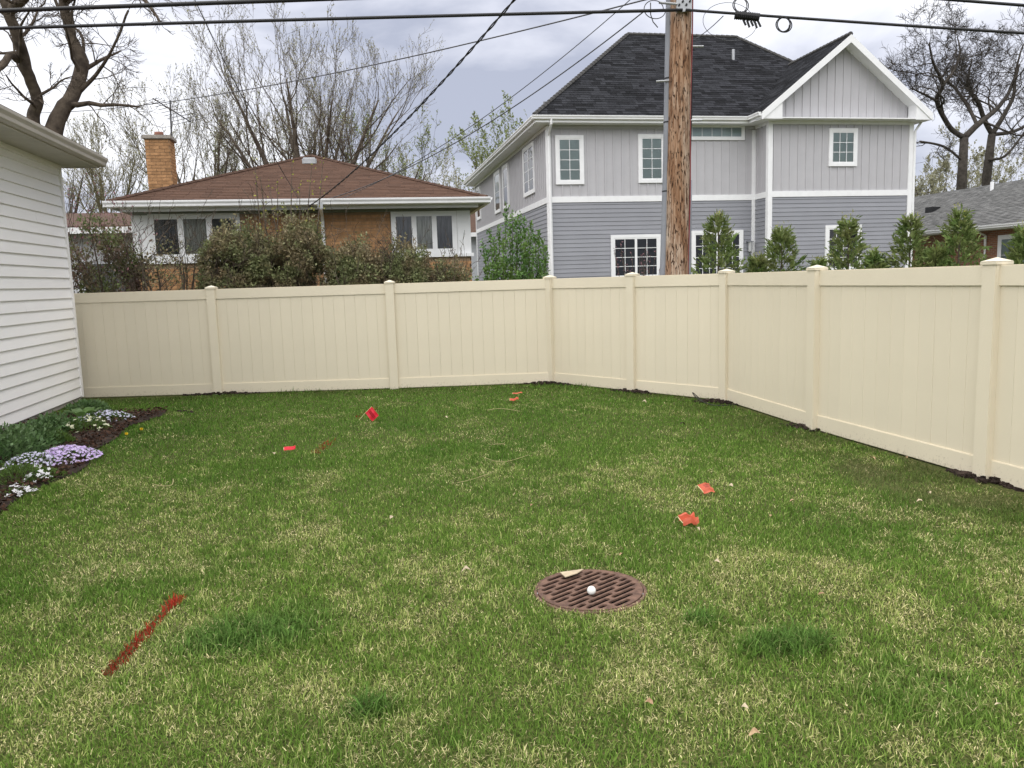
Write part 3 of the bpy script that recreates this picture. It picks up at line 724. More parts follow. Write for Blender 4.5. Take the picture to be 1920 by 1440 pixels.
# main roof (hip with a flat top far back) and wing gable
e0, e1, f0, f1 = X0 - OV - 0.06, X1 + OV + 0.06, YF - OV - 0.06, YB + OV
RXa, RXb, RYa, RZa = 10.08, 14.30, 28.98, 10.20
rb = MB()
main_front = [(e0, f0, EZ), (e1, f0, EZ), (RXb, RYa, RZa), (RXa, RYa, RZa)]
main_left = [(e0, f1, EZ), (e0, f0, EZ), (RXa, RYa, RZa), (RXa, f1 - 4.5, RZa)]
main_right = [(e1, f0, EZ), (e1, f1, EZ), (RXb, f1 - 4.5, RZa), (RXb, RYa, RZa)]
for p in (main_front, main_left, main_right, [(e1, f1, EZ), (e0, f1, EZ), (RXa, f1 - 4.5, RZa), (RXb, f1 - 4.5, RZa)],
          [(RXa, RYa, RZa), (RXb, RYa, RZa), (RXb, f1 - 4.5, RZa), (RXa, f1 - 4.5, RZa)]):
    rb.prism(p, (0, 0, -0.04))
WXc, WZ, WY0 = 15.52, 8.80, YW - OV
slope = (WZ - EZ) / (WXc - (XW - OV - 0.03))
wl_ = XW - OV - 0.03; wr_ = 2 * WXc - wl_
vy = f0 + (WZ - EZ) / ((RZa - EZ) / (RYa - f0))
wing_l = [(wl_, WY0, EZ), (WXc, WY0, WZ), (WXc, vy, WZ), (wl_, f0, EZ)]
wing_r = [(wr_, WY0, EZ), (wr_, f0, EZ), (WXc, vy, WZ), (WXc, WY0, WZ)]
rb.prism(wing_l, (0, 0, -0.04)); rb.prism(wing_r, (0, 0, -0.04))
gro = rb.build('roof', M_ROOFBASE, gh)
sg = Shingles(0.145, 0.30, 0.009, 0.5)
# the front face is laid left and right of the wing valley
sg.face([(e0, f0, EZ), (wl_, f0, EZ), (WXc, vy, WZ), (RXb, RYa, RZa), (RXa, RYa, RZa)])
sg.face([(WXc, vy, WZ), (wr_, f0, EZ), (e1, f0, EZ), (RXb, RYa, RZa)], False)
sg.face(wing_l); sg.face(wing_r, False); sg.face(main_left, False); sg.face(main_right, False)
sg.build(gro, M_SHING_D, M_SHING_DI)
hc = MB()
for a, b in (((e0, f0, EZ), (RXa, RYa, RZa)), ((RXa, RYa, RZa), (RXb, RYa, RZa)), ((RXb, RYa, RZa), (e1, f0, EZ)), ((WXc, WY0, WZ), (WXc, vy, WZ))):
    a = np.array(a); b = np.array(b); k_ = int(np.linalg.norm(b - a) / 0.2)
    for k in range(k_): hc.tube([a + (b - a) * k / k_ + Z3 * 0.02, a + (b - a) * (k + 1.05) / k_ + Z3 * 0.012], [0.075, 0.065], 6)
hc.build('hip_cap', M_RIDGE_D, gro)
def roof_z_front(y): return EZ + (y - f0) * (RZa - EZ) / (RYa - f0)
q = py(1375, 104, 27.6); MB().tube([(q[0], 27.6, roof_z_front(27.6) - .1), (q[0], 27.6, roof_z_front(27.6) + .34)], 0.055, 10).build('vent_pipe', M_METAL, gro)
q = py(1021.5, 205, 26.2); MB().tube([(q[0], 26.2, 6.5), (q[0], 26.2, q[2] + .24)], 0.05, 10).build('vent_pipe', M_CONDUIT, gro)
# gable end of the wing
GZ = 6.39
gpts = [(XW, YW, GZ), (X1, YW, GZ), (X1, YW, ZS + (X1 and 0.22)), (WXc, YW, WZ - 0.12), (XW, YW, ZS + 0.22)]
def gz(x): return EZ + slope * (min(x - wl_, wr_ - x)) - 0.06
MB().prism([(XW, YW + .001, ZS), (X1, YW + .001, ZS), (X1, YW + .001, gz(X1)), (WXc, YW + .001, gz(WXc)), (XW, YW + .001, gz(XW))], (0, 0.10, 0)).build('gable_wall', M_BB, gh)
MB().lbox((XW, YW, 0), (1, 0, 0), (0, -1, 0), 0, X1 - XW, 0, 0.036, 6.255, 6.345).build('gable_belt_board', M_WHITE, gh)
a = 0.30
while a < X1 - XW - 0.2:
    MB().lbox((XW, YW, 0), (1, 0, 0), (0, -1, 0), a - 0.022, a + 0.022, 0, 0.026, 6.345, gz(XW + a) - 0.02).build('batten', M_BATTEN, gh); a += 0.283
for sgn in (-1, 1):
    xe = wl_ if sgn < 0 else wr_
    p0 = np.array([xe, WY0, EZ]); p1 = np.array([WXc, WY0, WZ]); dn = np.array([0, 0, -0.24])
    MB().prism([p0 + [0, 0, -0.005], p1 + [0, 0, -0.005], p1 + dn, p0 + dn], (0, -0.025, 0)).build('rake_board', M_WHITE, gh)
    MB().prism([p0 + dn * 0.8 + [0, 0.02, 0], p1 + dn * 0.8 + [0, 0.02, 0], p1 + dn * 0.8 + [0, OV - .003, 0], p0 + dn * 0.8 + [0, OV - .003, 0]], (0, 0, 0.02)).build('rake_soffit', M_WHITE, gh)
    w0 = np.array([XW if sgn < 0 else X1, YW, gz(XW)]); w1 = np.array([WXc, YW, gz(WXc)])
    MB().prism([w0, w1, w1 + [0, 0, -0.16], w0 + [0, 0, -0.16]], (0, -0.03, 0)).build('rake_frieze', M_WHITE, gh)
    xa, xb = (wl_ - 0.0, XW + 0.20) if sgn < 0 else (X1 - 0.20, wr_ + 0.0)
    MB().box(xa, xb, WY0 + .001, YW - .046, ZS - 0.02, ZS + 0.17).build('eave_return', M_WHITE, gh)
    MB().prism([(xe, WY0 + .002, ZS + .17), ((XW + .2) if sgn < 0 else (X1 - .2), WY0 + .002, ZS + .17), ((XW + .2) if sgn < 0 else (X1 - .2), WY0 + .002, gz(XW + .2) - .10), (xe, WY0 + .002, EZ - .05)], (0, OV - .06, 0)).build('eave_return', M_WHITE, gh)
# wall lantern
q = py(1405, 463, YF - 0.06)
lan = MB(); lan.box(q[0] - .07, q[0] + .07, YF - .05, YF - .02, q[2] - .05, q[2] + .22); lan.box(q[0] - .09, q[0] + .09, YF - .20, YF - .03, q[2] + .16, q[2] + .19)
lb = lan.build('wall_lantern', M_CONDUIT, gh)
MB().tube([(q[0], YF - .12, q[2] - .15), (q[0], YF - .12, q[2] + .16)], 0.062, 8).build('lantern_glass', mat('frosted_glass', (0.45, 0.46, 0.46), 0.3), lb)
# electric meter box on the left flank
MB().box(X0 - 0.12, X0 - 0.018, 25.5, 25.75, 1.9, 2.5).build('meter_box', M_CONDUIT, gh)

# ================================================================== GREY-ROOFED BRICK HOUSE at the right
nh = thing('ranch_house', (27, 27, 0), 'single-storey red brick house with weathered grey shingle roof at the right', 'house')
HX, HY0, HY1 = 23.1, 14.0, 35.0
def brick_tex():
    m = bpy.data.materials.new('red_brick_far'); m.use_nodes = True
    n = m.node_tree.nodes; l = m.node_tree.links; b = n['Principled BSDF']; b.inputs['Roughness'].default_value = 0.9
    t = n.new('ShaderNodeTexBrick'); tc = n.new('ShaderNodeTexCoord'); mp = n.new('ShaderNodeMapping'); mp.inputs['Rotation'].default_value = (0, 0, 0)
    cx = n.new('ShaderNodeSeparateXYZ'); cb = n.new('ShaderNodeCombineXYZ')
    l.new(tc.outputs['Object'], cx.inputs[0]); l.new(cx.outputs['Y'], cb.inputs['X']); l.new(cx.outputs['Z'], cb.inputs['Y']); l.new(cb.outputs[0], t.inputs['Vector'])
    t.inputs['Scale'].default_value = 1.0; t.inputs['Brick Width'].default_value = 0.21; t.inputs['Row Height'].default_value = 0.068; t.inputs['Mortar Size'].default_value = 0.007
    t.inputs['Color1'].default_value = (0.30, 0.125, 0.062, 1); t.inputs['Color2'].default_value = (0.20, 0.085, 0.048, 1); t.inputs['Mortar'].default_value = (0.30, 0.25, 0.2, 1)
    l.new(t.outputs[0], b.inputs['Base Color']); return m
M_BRFAR = brick_tex()
MB().box(HX, HX + 8, HY0, HY1, 0, 2.86).build('wall', M_BRFAR, nh)
hr = MB(); HE, HRZ, HRX = 22.45, 4.95, 27.0
hr.prism([(HE, HY0 - .5, 2.95), (HRX, HY0 - .5, HRZ), (HRX, HY1 + .5, HRZ), (HE, HY1 + .5, 2.95)], (0, 0, -0.08))
hr.prism([(HRX, HY0 - .5, HRZ), (31.5, HY0 - .5, 2.95), (31.5, HY1 + .5, 2.95), (HRX, HY1 + .5, HRZ)], (0, 0, -0.08))
hro = hr.build('roof', M_ROOFBASE, nh)
s2 = Shingles(0.16, 0.32, 0.014, 0.3)
s2.face([(HE, HY0 + 4, 2.95), (HRX, HY0 + 4, HRZ), (HRX, HY1 + .5, HRZ), (HE, HY1 + .5, 2.95)], False)
s2.build(hro, M_ROOF_G, M_ROOF_G)
MB().box(HE + .02, HX, HY0, HY1 + .5, 2.80, 2.84).build('soffit', M_WHITE, nh)
gutter(nh, (HE, 0, 0), (0, 1, 0), (-1, 0, 0), HY0, HY1 + .5, 2.955)
MB().box(HE, HE + .02, HY0, HY1 + .5, 2.80, 2.95).build('fascia', M_WHITE, nh)
q = px_(1745, 393, 24.6)
MB().box(24.5, 24.9, q[1] - .22, q[1] + .22, 3.85, 4.1).build('roof_vent', M_BLACK, hro)
q = px_(1860, 350, 26.3); MB().tube([(26.3, q[1], 4.5), (26.3, q[1], 4.98)], 0.07, 8).build('vent_pipe', M_WHITE, hro)
y0_ = px_(1873, 460, HX)[1]
window(nh, (HX, y0_, 1.15), (0, -1, 0), (-1, 0, 0), 1.5, 1.45, 1, 2, 1, back=M_BLIND, casing=0.12)
y1_ = px_(1847, 460, HX - .05)[1]
MB().tube([(HE + .05, y1_, 2.85), (HX - .05, y1_, 2.62), (HX - .05, y1_, .2)], 0.05, 8).build('downspout', M_WHITE, nh)

# ================================================================== two far outbuildings glimpsed between things
og = thing('neighbour_garage', (-7.2, 22, 0), 'pale shed with white fascia half hidden behind the lilac at the left', 'shed')
MB().box(-10, -4.85, 20.6, 25, 0, 2.95).build('wall', mat('pale_shed_wall', (0.55, 0.56, 0.58), 0.7, var=0.1, scale=3), og)
for k in range(16):
    z = 0.6 + k * 0.15
    MB().extr([(0, z), (0.016, z), (0.003, z + .148), (0, z + .148)], (0, 20.6, 0), (1, 0, 0), (0, -1, 0), -10, -4.85).build('siding_board', mat('pale_shed_siding', (0.55, 0.56, 0.58), 0.7, var=0.08, scale=3), og)
MB().prism([(-10.3, 20.1, 3.0), (-4.7, 20.1, 3.0), (-4.7, 23, 3.55), (-10.3, 23, 3.55)], (0, 0, 0.05)).build('roof', M_RIDGE_R, og)
MB().box(-10.3, -4.7, 20.06, 20.10, 2.88, 3.02).build('fascia', M_WHITE, og)
MB().lbox((0, 20.6, 0), (1, 0, 0), (0, -1, 0), -6.3, -5.2, 0.0, 0.05, 0.3, 2.2).build('door', M_CURT_G, og)
oh = thing('far_house', (5, 48, 0), 'far pale house with brown roof in the gap between the two nearest houses', 'house')
MB().box(-2, 9, 46, 54, 0, 4.2).build('wall', mat('far_house_wall', (0.5, 0.52, 0.55), 0.7, var=0.1), oh)
MB().prism([(-2.5, 45.5, 4.2), (9.5, 45.5, 4.2), (9.5, 50, 6.2), (-2.5, 50, 6.2)], (0, 0, 0.08)).build('roof', M_RIDGE_R, oh)
MB().box(-2.5, 9.5, 45.42, 45.5, 4.02, 4.25).build('fascia', M_WHITE, oh)

# ================================================================== UTILITY POLE and cables
pb = py(1268.5, 520, 10.05); pt = py(1277, 10, 10.12)
PB = np.array([pb[0], pb[1], 0]); axis = (pt - pb) / (pt[2] - pb[2])
def pole_at(z): return PB + axis * (z - 0) + np.array([(pb[0] - (PB + axis * pb[2])[0]), (pb[1] - (PB + axis * pb[2])[1]), 0])
up_ = thing('utility_pole', pole_at(0), 'weathered brown wooden utility pole with grey conduits just behind the fence', 'utility pole')
pm = MB(); zs = np.linspace(-0.3, 8.2, 60)
pm.tube([pole_at(z) for z in zs], [(0.154 - 0.0040 * z) * (1 + 0.012 * math.sin(z * 5.1) + 0.008 * math.sin(z * 13.7)) for z in zs], 28)
pm.build('shaft', M_POLE, up_, True)
cr_dir = unit(np.array([RT[0], RT[1], 0])); bk = unit(np.array([FW[0], FW[1], 0]))
zz = np.linspace(-0.2, 8.0, 20)
c1 = MB().tube([pole_at(z) - cr_dir * (0.148 - 0.004 * z + 0.012 * max(0, 2.8 - z)) + bk * 0.06 for z in zz], 0.055, 10).build('conduit', M_CONDUIT, up_, True)
for zc in (2.62, 3.50, 4.05):
    MB().tube([pole_at(zc) - cr_dir * (0.148 - 0.004 * zc) + bk * 0.06 - Z3 * .008, pole_at(zc) - cr_dir * (0.148 - .004 * zc) + bk * 0.06 + Z3 * .008], 0.060, 10).build('strap', M_BLACK, c1)
zz = np.linspace(-0.2, 2.75, 8)
MB().tube([pole_at(z) + cr_dir * (0.148 + 0.008 * (2.8 - z) / 2.8) + bk * 0.07 for z in zz], 0.05, 10).build('conduit', M_CONDUIT, up_, True)
zz = np.linspace(0.0, 8.0, 30)
MB().tube([pole_at(z) + cr_dir * (0.160 - 0.0042 * z + 0.006 * math.sin(z * 3)) - bk * 0.02 for z in zz], 0.009, 5).build('ground_wire', M_REDWIRE, up_)
MB().tube([pole_at(z) + cr_dir * (0.170 - 0.0042 * z + 0.012 * math.sin(z * 1.7 + 1)) + bk * 0.01 for z in np.linspace(0.8, 4.1, 20)], 0.008, 5).build('drop_wire', M_BLACK, up_)
for (x, y, s_) in ((1237, 145, -1), (1313, 217, 1), (1318, 73, 1)):
    z = pd(x, y, 10.7)[2]
    MB().tube([pole_at(z) + cr_dir * s_ * 0.12, pole_at(z) + cr_dir * s_ * 0.30 + bk * .02], 0.013, 6).build('step_bolt', M_METAL, up_)
zk = pd(1280, 4, 10.6)[2]
MB().lbox(pole_at(zk) - bk * 0.0, cr_dir, -bk, -0.09, 0.10, 0.13, 0.17, -0.05, 0.10).build('clamp_plate', M_METAL, up_)
for k in range(4): MB().tube([pole_at(zk + .03 + .04 * (k % 2)) + cr_dir * (-0.06 + k * .045) - bk * .165, pole_at(zk + .03 + .04 * (k % 2)) + cr_dir * (-0.06 + k * .045) - bk * .19], 0.014, 6).build('bolt', M_BLACK, up_)
MB().tube([pole_at(zk + .09) - cr_dir * 0.30 - bk * .10, pole_at(zk + .04) - cr_dir * 0.08 - bk * .17], 0.016, 6).build('cable_bracket', M_METAL, up_)

def cable(name, a, b, r, label, m=M_BLACK, sag=0.1, group='overhead cables', n=40, twist=0.0, cat='cable'):
    a = np.array(a, float); b = np.array(b, float); t = np.linspace(0, 1, n)[:, None]
    p = a * (1 - t) + b * t - Z3 * (sag * 4 * t * (1 - t))
    mb = MB()
    if twist:
        d = unit(b - a); s1 = unit(np.cross(d, Z3)); s2 = np.cross(s1, d)
        for ph in (0, math.pi):
            an = t * twist + ph
            mb.tube(p + (np.cos(an) * s1 + np.sin(an) * s2) * r * 0.85, r * 0.75, 5)
    else: mb.tube(p, r, 6)
    return tag(mb.build(name, m, None, True), label, cat, group)
AP = pole_at(pd(1268, 11, 10.6)[2]) - bk * 0.185                       # attachment of the main telecom cable
farL = pd(0, 62, 11.9); dirL = unit(farL - AP)
cable('telecom_cable', AP - cr_dir * 0.02, AP + dirL * 24, 0.020, 'thick black cable from the pole clamp across the sky to the left', sag=-0.06)
hi = pole_at(pd(1268, -34, 10.6)[2]) - bk * 0.19
fl2 = pd(0, 23, 12.0); d2 = unit(fl2 - hi)
cable('telecom_cable', hi, hi + d2 * 24, 0.026, 'thickest black cable, uppermost at the left edge above the dark tree', sag=-0.02)
r1 = pd(1480, 19, 10.9); r2 = pd(1920, 50, 11.6); dR = unit(r2 - AP)
cable('telecom_cable', AP + cr_dir * 0.02, AP + dR * 16, 0.017, 'black cable running right from the pole past the hanging coils', sag=0.10)
h2 = pd(1790, 0, 11.3); h3 = pd(1920, 10, 11.5); dd = unit(h3 - h2)
cable('power_cable', h2 - dd * 6, h2 + dd * 9, 0.018, 'black cable just entering the top right corner', sag=0.0)
tp = pole_at(6.6) - bk * 0.16
# service drops to the brick house
sb = np.array([wh[0], EY0 - .12, 3.10])
t1 = pd(905, 0, 9.0); dtw = unit(t1 - pd(590, 372, 16.5))
cable('service_drop', pd(578, 388, 16.55), pd(578, 388, 16.55) + dtw * 13.5, 0.010, 'twisted black service drop descending steeply onto the brown roof', twist=150, n=260, sag=0.35)
t2a = pd(560, 372, 16.6); t2b = pd(374, -4, 12.0)
cable('service_wire', t2a, t2a + (t2b - t2a) * 1.4, 0.007, 'thin dark wire dropping from top left towards the brown roof', M_WIRE, sag=0.22)
cable('service_wire', AP - cr_dir * 0.50 + Z3 * .0, pd(612, 374, 16.5), 0.008, 'darker of two thin wires sloping from the pole to the brown roof', M_WIRE, sag=0.30)
cable('service_wire', pole_at(5.45) - bk * .17 - cr_dir * .1, pd(640, 372, 16.5), 0.006, 'fainter, higher of two thin wires sloping from the pole to the brown roof', M_WIRE, sag=0.32)
cable('service_wire', pole_at(5.15) + bk * .12, pd(60, 212, 30), 0.010, 'long faint wire from the pole crossing in front of the bare trees', M_WIRE, sag=0.35)
cable('service_wire', pd(1356, 30, 10.95), pd(1305, 72, 14.0), 0.006, 'short thin wire rising from behind the pole to the splice box', M_WIRE, sag=0.02)
# splice enclosure and coils on the right-hand cable
s0 = AP + dR * 0.62 - Z3 * .03; s1 = AP + dR * 0.92 - Z3 * .045
sp = thing('splice_closure', s0, 'black ribbed splice closure hanging on the cable right of the pole', 'splice box')
nr = 12
MB().tube([s0 + (s1 - s0) * t for t in np.linspace(0, 1, 4 * nr + 1)], [0.046 + (0.007 if (k % 4) in (1, 2) else 0) for k in range(4 * nr + 1)], 10).build('body', M_BLACK, sp)
for k in range(5):
    q = s0 + (s1 - s0) * (0.35 + 0.15 * k) - Z3 * .05
    MB().tube([q, q - Z3 * (.06 + .02 * (k % 2)) + dR * .03], 0.014, 5).build('wire_port', M_BLACK, sp)
def coil(center, rad, turns, r, label, m=M_BLACK, squash=1.0, nm='cable_coil'):
    t = np.linspace(0, turns * 2 * math.pi, turns * 30)
    ax = unit(dR); p = [center + ax * (math.cos(a) * rad * (1 + .10 * math.sin(a * .37)) + 0.02 * math.sin(a * .21)) + Z3 * (math.sin(a) * rad * squash) + bk * (0.012 * math.sin(a * .31)) for a in t]
    return tag(MB().tube(p, r, 5).build(nm, m, None, True), label, 'cable coil', 'coils of spare cable')
cq = AP + dR * 1.22
coil(cq - Z3 * .115 - dR * .02, 0.085, 3, 0.007, 'tight black coil of spare cable hanging right of the splice closure')
coil(AP + dR * 0.68 + Z3 * .09, 0.085, 2, 0.007, 'small cable coil standing above the splice closure', M_WIRE)
coil(AP + dR * 0.55 - Z3 * .11, 0.30, 1, 0.0035, 'large loose loop of thin grey wire below the splice closure', M_WIRE, 0.75)
coil(AP - cr_dir * 0.38 + Z3 * .02, 0.12, 1, 0.006, 'small loose wire loop left of the pole clamp', M_WIRE, 0.9)
q = AP - cr_dir * 0.42
tag(MB().tube([q + Z3 * .1, q - Z3 * .04, q - Z3 * .13 + cr_dir * .03, q - Z3 * .20 + cr_dir * .09], 0.007, 5).build('wire_tail', M_WIRE), 'short dangling wire tail left of the pole clamp', 'wire')

# ================================================================== TREES
class Tree:
    """recursive branching: limbs in one mesh (trunk), twigs and buds in another (crown)"""
    def __init__(s, seed, levels, kids, ang, ratio, curl=0.18, upp=0.10, minr=0.006, twig_level=2, leaf=0.0, leaf_size=0.05, leafL=2.0, rratio=0.62, gravity=0.0):
        s.r = random.Random(seed); s.nr = np.random.default_rng(seed)
        s.levels, s.kids, s.ang, s.ratio, s.curl, s.upp, s.minr, s.tl = levels, kids, ang, ratio, curl, upp, minr, twig_level
        s.leaf, s.ls, s.lL, s.rr, s.grav = leaf, leaf_size, leafL, rratio, gravity
        s.w = MB(); s.t = MB(); s.C = []; s.D = []
    def rv(s): return np.array([s.r.gauss(0, 1), s.r.gauss(0, 1), s.r.gauss(0, 1)])
    def limb(s, path, rad, lvl=0, spawn=0.25):
        """guided limb along given points"""
        path = np.asarray(path, float)
        t = np.linspace(0, len(path) - 1, (len(path) - 1) * 5 + 1)
        P = np.stack([s._cr(path, q) for q in t])
        P += s.nr.normal(0, 0.12 * np.mean(rad), P.shape) * np.linspace(0.2, 1, len(P))[:, None]
        R = np.interp(t, np.linspace(0, len(path) - 1, len(rad)), rad)
        s.w.tube(P, R, 9)
        s.children(P, R, lvl, spawn)
    def _cr(s, p, q):
        i = min(int(q), len(p) - 2); f = q - i
        p0, p1, p2, p3 = p[max(i - 1, 0)], p[i], p[i + 1], p[min(i + 2, len(p) - 1)]
        return 0.5 * ((2 * p1) + (-p0 + p2) * f + (2 * p0 - 5 * p1 + 4 * p2 - p3) * f * f + (-p0 + 3 * p1 - 3 * p2 + p3) * f ** 3)
    def children(s, P, R, lvl, spawn=0.25):
        if lvl + 1 >= s.levels: return
        L = np.linalg.norm(np.diff(P, axis=0), axis=1).sum()
        n = s.kids[lvl]; n = max(1, int(round(n * s.r.uniform(0.8, 1.2))))
        for k in range(n):
            f = spawn + (1 - spawn) * (k + s.r.random()) / n
            if k == n - 1: f = 0.985
            x = f * (len(P) - 1); i = min(int(x), len(P) - 2); q = P[i] + (P[i + 1] - P[i]) * (x - i)
            d = unit(P[i + 1] - P[i]); a = math.radians(s.ang[lvl] * s.r.uniform(0.6, 1.3)) * (0.35 if k == n - 1 else 1)
            side = unit(np.cross(d, s.rv())); nd = d * math.cos(a) + side * math.sin(a)
            ln = L * s.ratio[lvl] * s.r.uniform(0.65, 1.25) * (1.15 - 0.5 * f)
            s.grow(q, nd, ln, max(s.minr, R[i] * s.rr * s.r.uniform(0.7, 1.05)), lvl + 1)
    def grow(s, p, d, L, r, lvl):
        n = (7, 6, 5, 4, 3, 3)[min(lvl, 5)]; P = [p]; st = L / n
        r1 = max(s.minr * 0.6, r * 0.30)
        for k in range(n):
            d = unit(d + s.rv() * s.curl + Z3 * (s.upp - s.grav * (lvl >= s.levels - 2)))
            p = p + d * st; P.append(p)
        P = np.array(P); R = np.linspace(r, r1, n + 1)
        (s.w if lvl < s.tl else s.t).tube(P, R, (8, 7, 5, 4, 3, 3)[min(lvl, 5)], cap=False)
        if s.leaf and lvl >= s.levels - 2:
            m = int(s.leaf * (1 if lvl == s.levels - 1 else .5) + s.r.random())
            for _ in range(m):
                f = s.r.random() * n; i = min(int(f), n - 1); s.C.append(P[i] + (P[i + 1] - P[i]) * (f - i)); s.D.append(d + s.rv() * 0.7)
        s.children(P, R, lvl)
    def build(s, name, base, label, m_bark, m_twig, m_leaf, group=None):
        o = thing(name, base, label, 'tree', group)
        s.w.build('trunk', m_bark, o, True)
        s.t.build('crown', m_twig, o)
        if s.C:
            C = np.array(s.C); D = unit(np.array(s.D)); L = s.nr.uniform(.6, 1.5, len(C)) * s.ls
            leaf_mesh('foliage', m_leaf, C, D, L, L * 0.6, o, s.nr)
        return o

# dark tree behind the garage (two guided limbs)
T = Tree(11, 5, (10, 5, 5, 4), (50, 45, 42, 40), (0.36, 0.55, 0.60, 0.6), curl=0.22, upp=0.0, minr=0.005, twig_level=2, rratio=0.40)
Y1 = 17.2
j0 = py(82, 330, Y1); base1 = np.array([j0[0], Y1, 0])
T.w.tube([base1, base1 * .5 + j0 * .5 + np.array([.04, 0, 0]), j0], [0.34, 0.26, 0.23], 12)
T.limb([j0, py(62, 228, Y1 - .1), py(70, 190, Y1 - .2), py(50, 130, Y1 - .5), py(33, 70, Y1 - .8), py(12, 15, Y1 - 1.0), py(-10, -60, Y1 - 1.0)], [0.20, 0.115, 0.105, 0.10, 0.095, 0.09, 0.06])
T.limb([j0, py(108, 225, Y1), py(140, 172, Y1 + .2), py(153, 115, Y1 + .3), py(134, 72, Y1 + .3), py(122, 20, Y1 + .2), py(104, -50, Y1)], [0.22, 0.15, 0.13, 0.125, 0.10, 0.09, 0.06])
T.limb([py(33, 112, Y1 - .6), py(18, 105, Y1 - .9), py(-5, 128, Y1 - 1.2), py(-60, 110, Y1 - 1.5)], [0.07, 0.06, 0.06, 0.04], 1)
T.limb([py(20, 20, Y1 - 1.0), py(50, -10, Y1 - 1.4), py(90, -60, Y1 - 1.6)], [0.09, 0.08, 0.05], 1)
T.limb([py(150, 170, Y1 + .2), py(180, 140, Y1 + .1), py(212, 90, Y1 - .3), py(240, 20, Y1 - .6)], [0.05, 0.035, 0.025, 0.02], 1, 0.15)
T.limb([py(118, 0, Y1), py(180, -30, Y1 - .2), py(250, -20, Y1 - .6), py(300, 40, Y1 - .9)], [0.06, 0.05, 0.04, 0.02], 1, 0.15)
T.build('bare_tree', base1, 'large dark bare tree with two thick crooked limbs behind the white garage', M_BARK_D, M_BARK_D, None, 'bare trees behind the houses')

def auto_tree(seed, base, h, r, stems, spread, label, bark, leafm, leaf, ls, levels=5, kids=(7, 5, 4, 3), ang=(36, 34, 36, 40), ratio=(0.50, 0.52, 0.55, 0.6), trunk=0.22, upp=0.13, curl=0.13, name='budding_tree', minr=0.0045, group='bare trees behind the houses'):
    t = Tree(seed, levels, kids, ang, ratio, curl=curl, upp=upp, minr=minr, twig_level=2, leaf=leaf, leaf_size=ls, rratio=0.46)
    base = np.array(base, float); R = random.Random(seed)
    fork = base + Z3 * h * trunk
    t.w.tube([base, base * .4 + fork * .6 + np.array([.05, 0, 0]), fork + Z3 * .1], [r, r * .85, r * .75], 10)
    for k in range(stems):
        a = 2 * math.pi * (k + R.random() * .5) / stems; sp = spread * R.uniform(0.35, 1.0)
        hh = h * R.uniform(0.82, 0.96) * (1 - .15 * sp / max(spread, .01))
        p1 = fork + np.array([math.cos(a) * sp * .28, math.sin(a) * sp * .28, (hh - h * trunk) * .30])
        p2 = fork + np.array([math.cos(a) * sp * .62, math.sin(a) * sp * .62, (hh - h * trunk) * .62])
        p3 = fork + np.array([math.cos(a) * sp * .95, math.sin(a) * sp * .95, (hh - h * trunk) * .90])
        rr = r * R.uniform(.34, .50)
        t.limb([fork - Z3 * .1, p1, p2, p3], [rr, rr * .8, rr * .5, rr * .16])
    return t.build(name, base, label, bark, bark, leafm, group)

def tree_at(px, top, Y):
    b = py(px, top, Y); return (b[0], Y, 0), b[2]
b, h = tree_at(183, 182, 24.0)
auto_tree(21, b, h, 0.16, 3, 1.0, 'slender pale tree with upright olive twigs left of the chimney', M_BARK_Y, M_PALEBUD, 1, 0.045, kids=(12, 6, 4, 2), ang=(38, 34, 36, 40), upp=0.16, trunk=.30)
b, h = tree_at(372, 165, 31.0)
auto_tree(22, b, h, 0.24, 5, 3.0, 'airy budding tree between the chimney and the tallest budding tree', M_BARK_G, M_PALEBUD, 2, 0.048, kids=(8, 6, 4, 3))
b, h = tree_at(560, 42, 29.0)
auto_tree(23, b, h, 0.36, 9, 3.7, 'tall vase-shaped budding tree rising behind the brown roof', M_BARK_G, M_PALEBUD, 2, 0.046, kids=(8, 6, 4, 3), trunk=0.16)
b, h = tree_at(705, 185, 35.0)
auto_tree(24, b, h, 0.22, 6, 2.6, 'rounded budding tree behind the right slope of the brown roof', M_BARK_G, M_LEAFBUD, 2, 0.065)
b, h = tree_at(838, 300, 55.0)
auto_tree(25, b, h, 0.22, 6, 3.6, 'small distant budding tree in the gap left of the grey house', M_BARK_G, M_PALEBUD, 3, 0.09, kids=(6, 5, 4, 3))
b, h = tree_at(945, 212, 48.0)
auto_tree(26, b, h, 0.24, 6, 3.4, 'leafier green tree rising behind the left eave of the grey house', M_BARK_G, M_LEAFBUD, 4, 0.10, kids=(6, 5, 4, 3))
b, h = tree_at(452, 205, 36.0)
auto_tree(27, b, h * .9, 0.22, 6, 3.2, 'yellow-green budding tree filling the gap behind the brown roof left slope', M_BARK_G, M_LEAFBUD, 2, 0.065)
b, h = tree_at(90, 250, 34.0)
auto_tree(30, b, h, 0.2, 5, 3.0, 'thin grey tree far behind the dark limbs at the left edge', M_BARK_G, M_PALEBUD, 1, 0.06, kids=(6, 5, 4, 3))
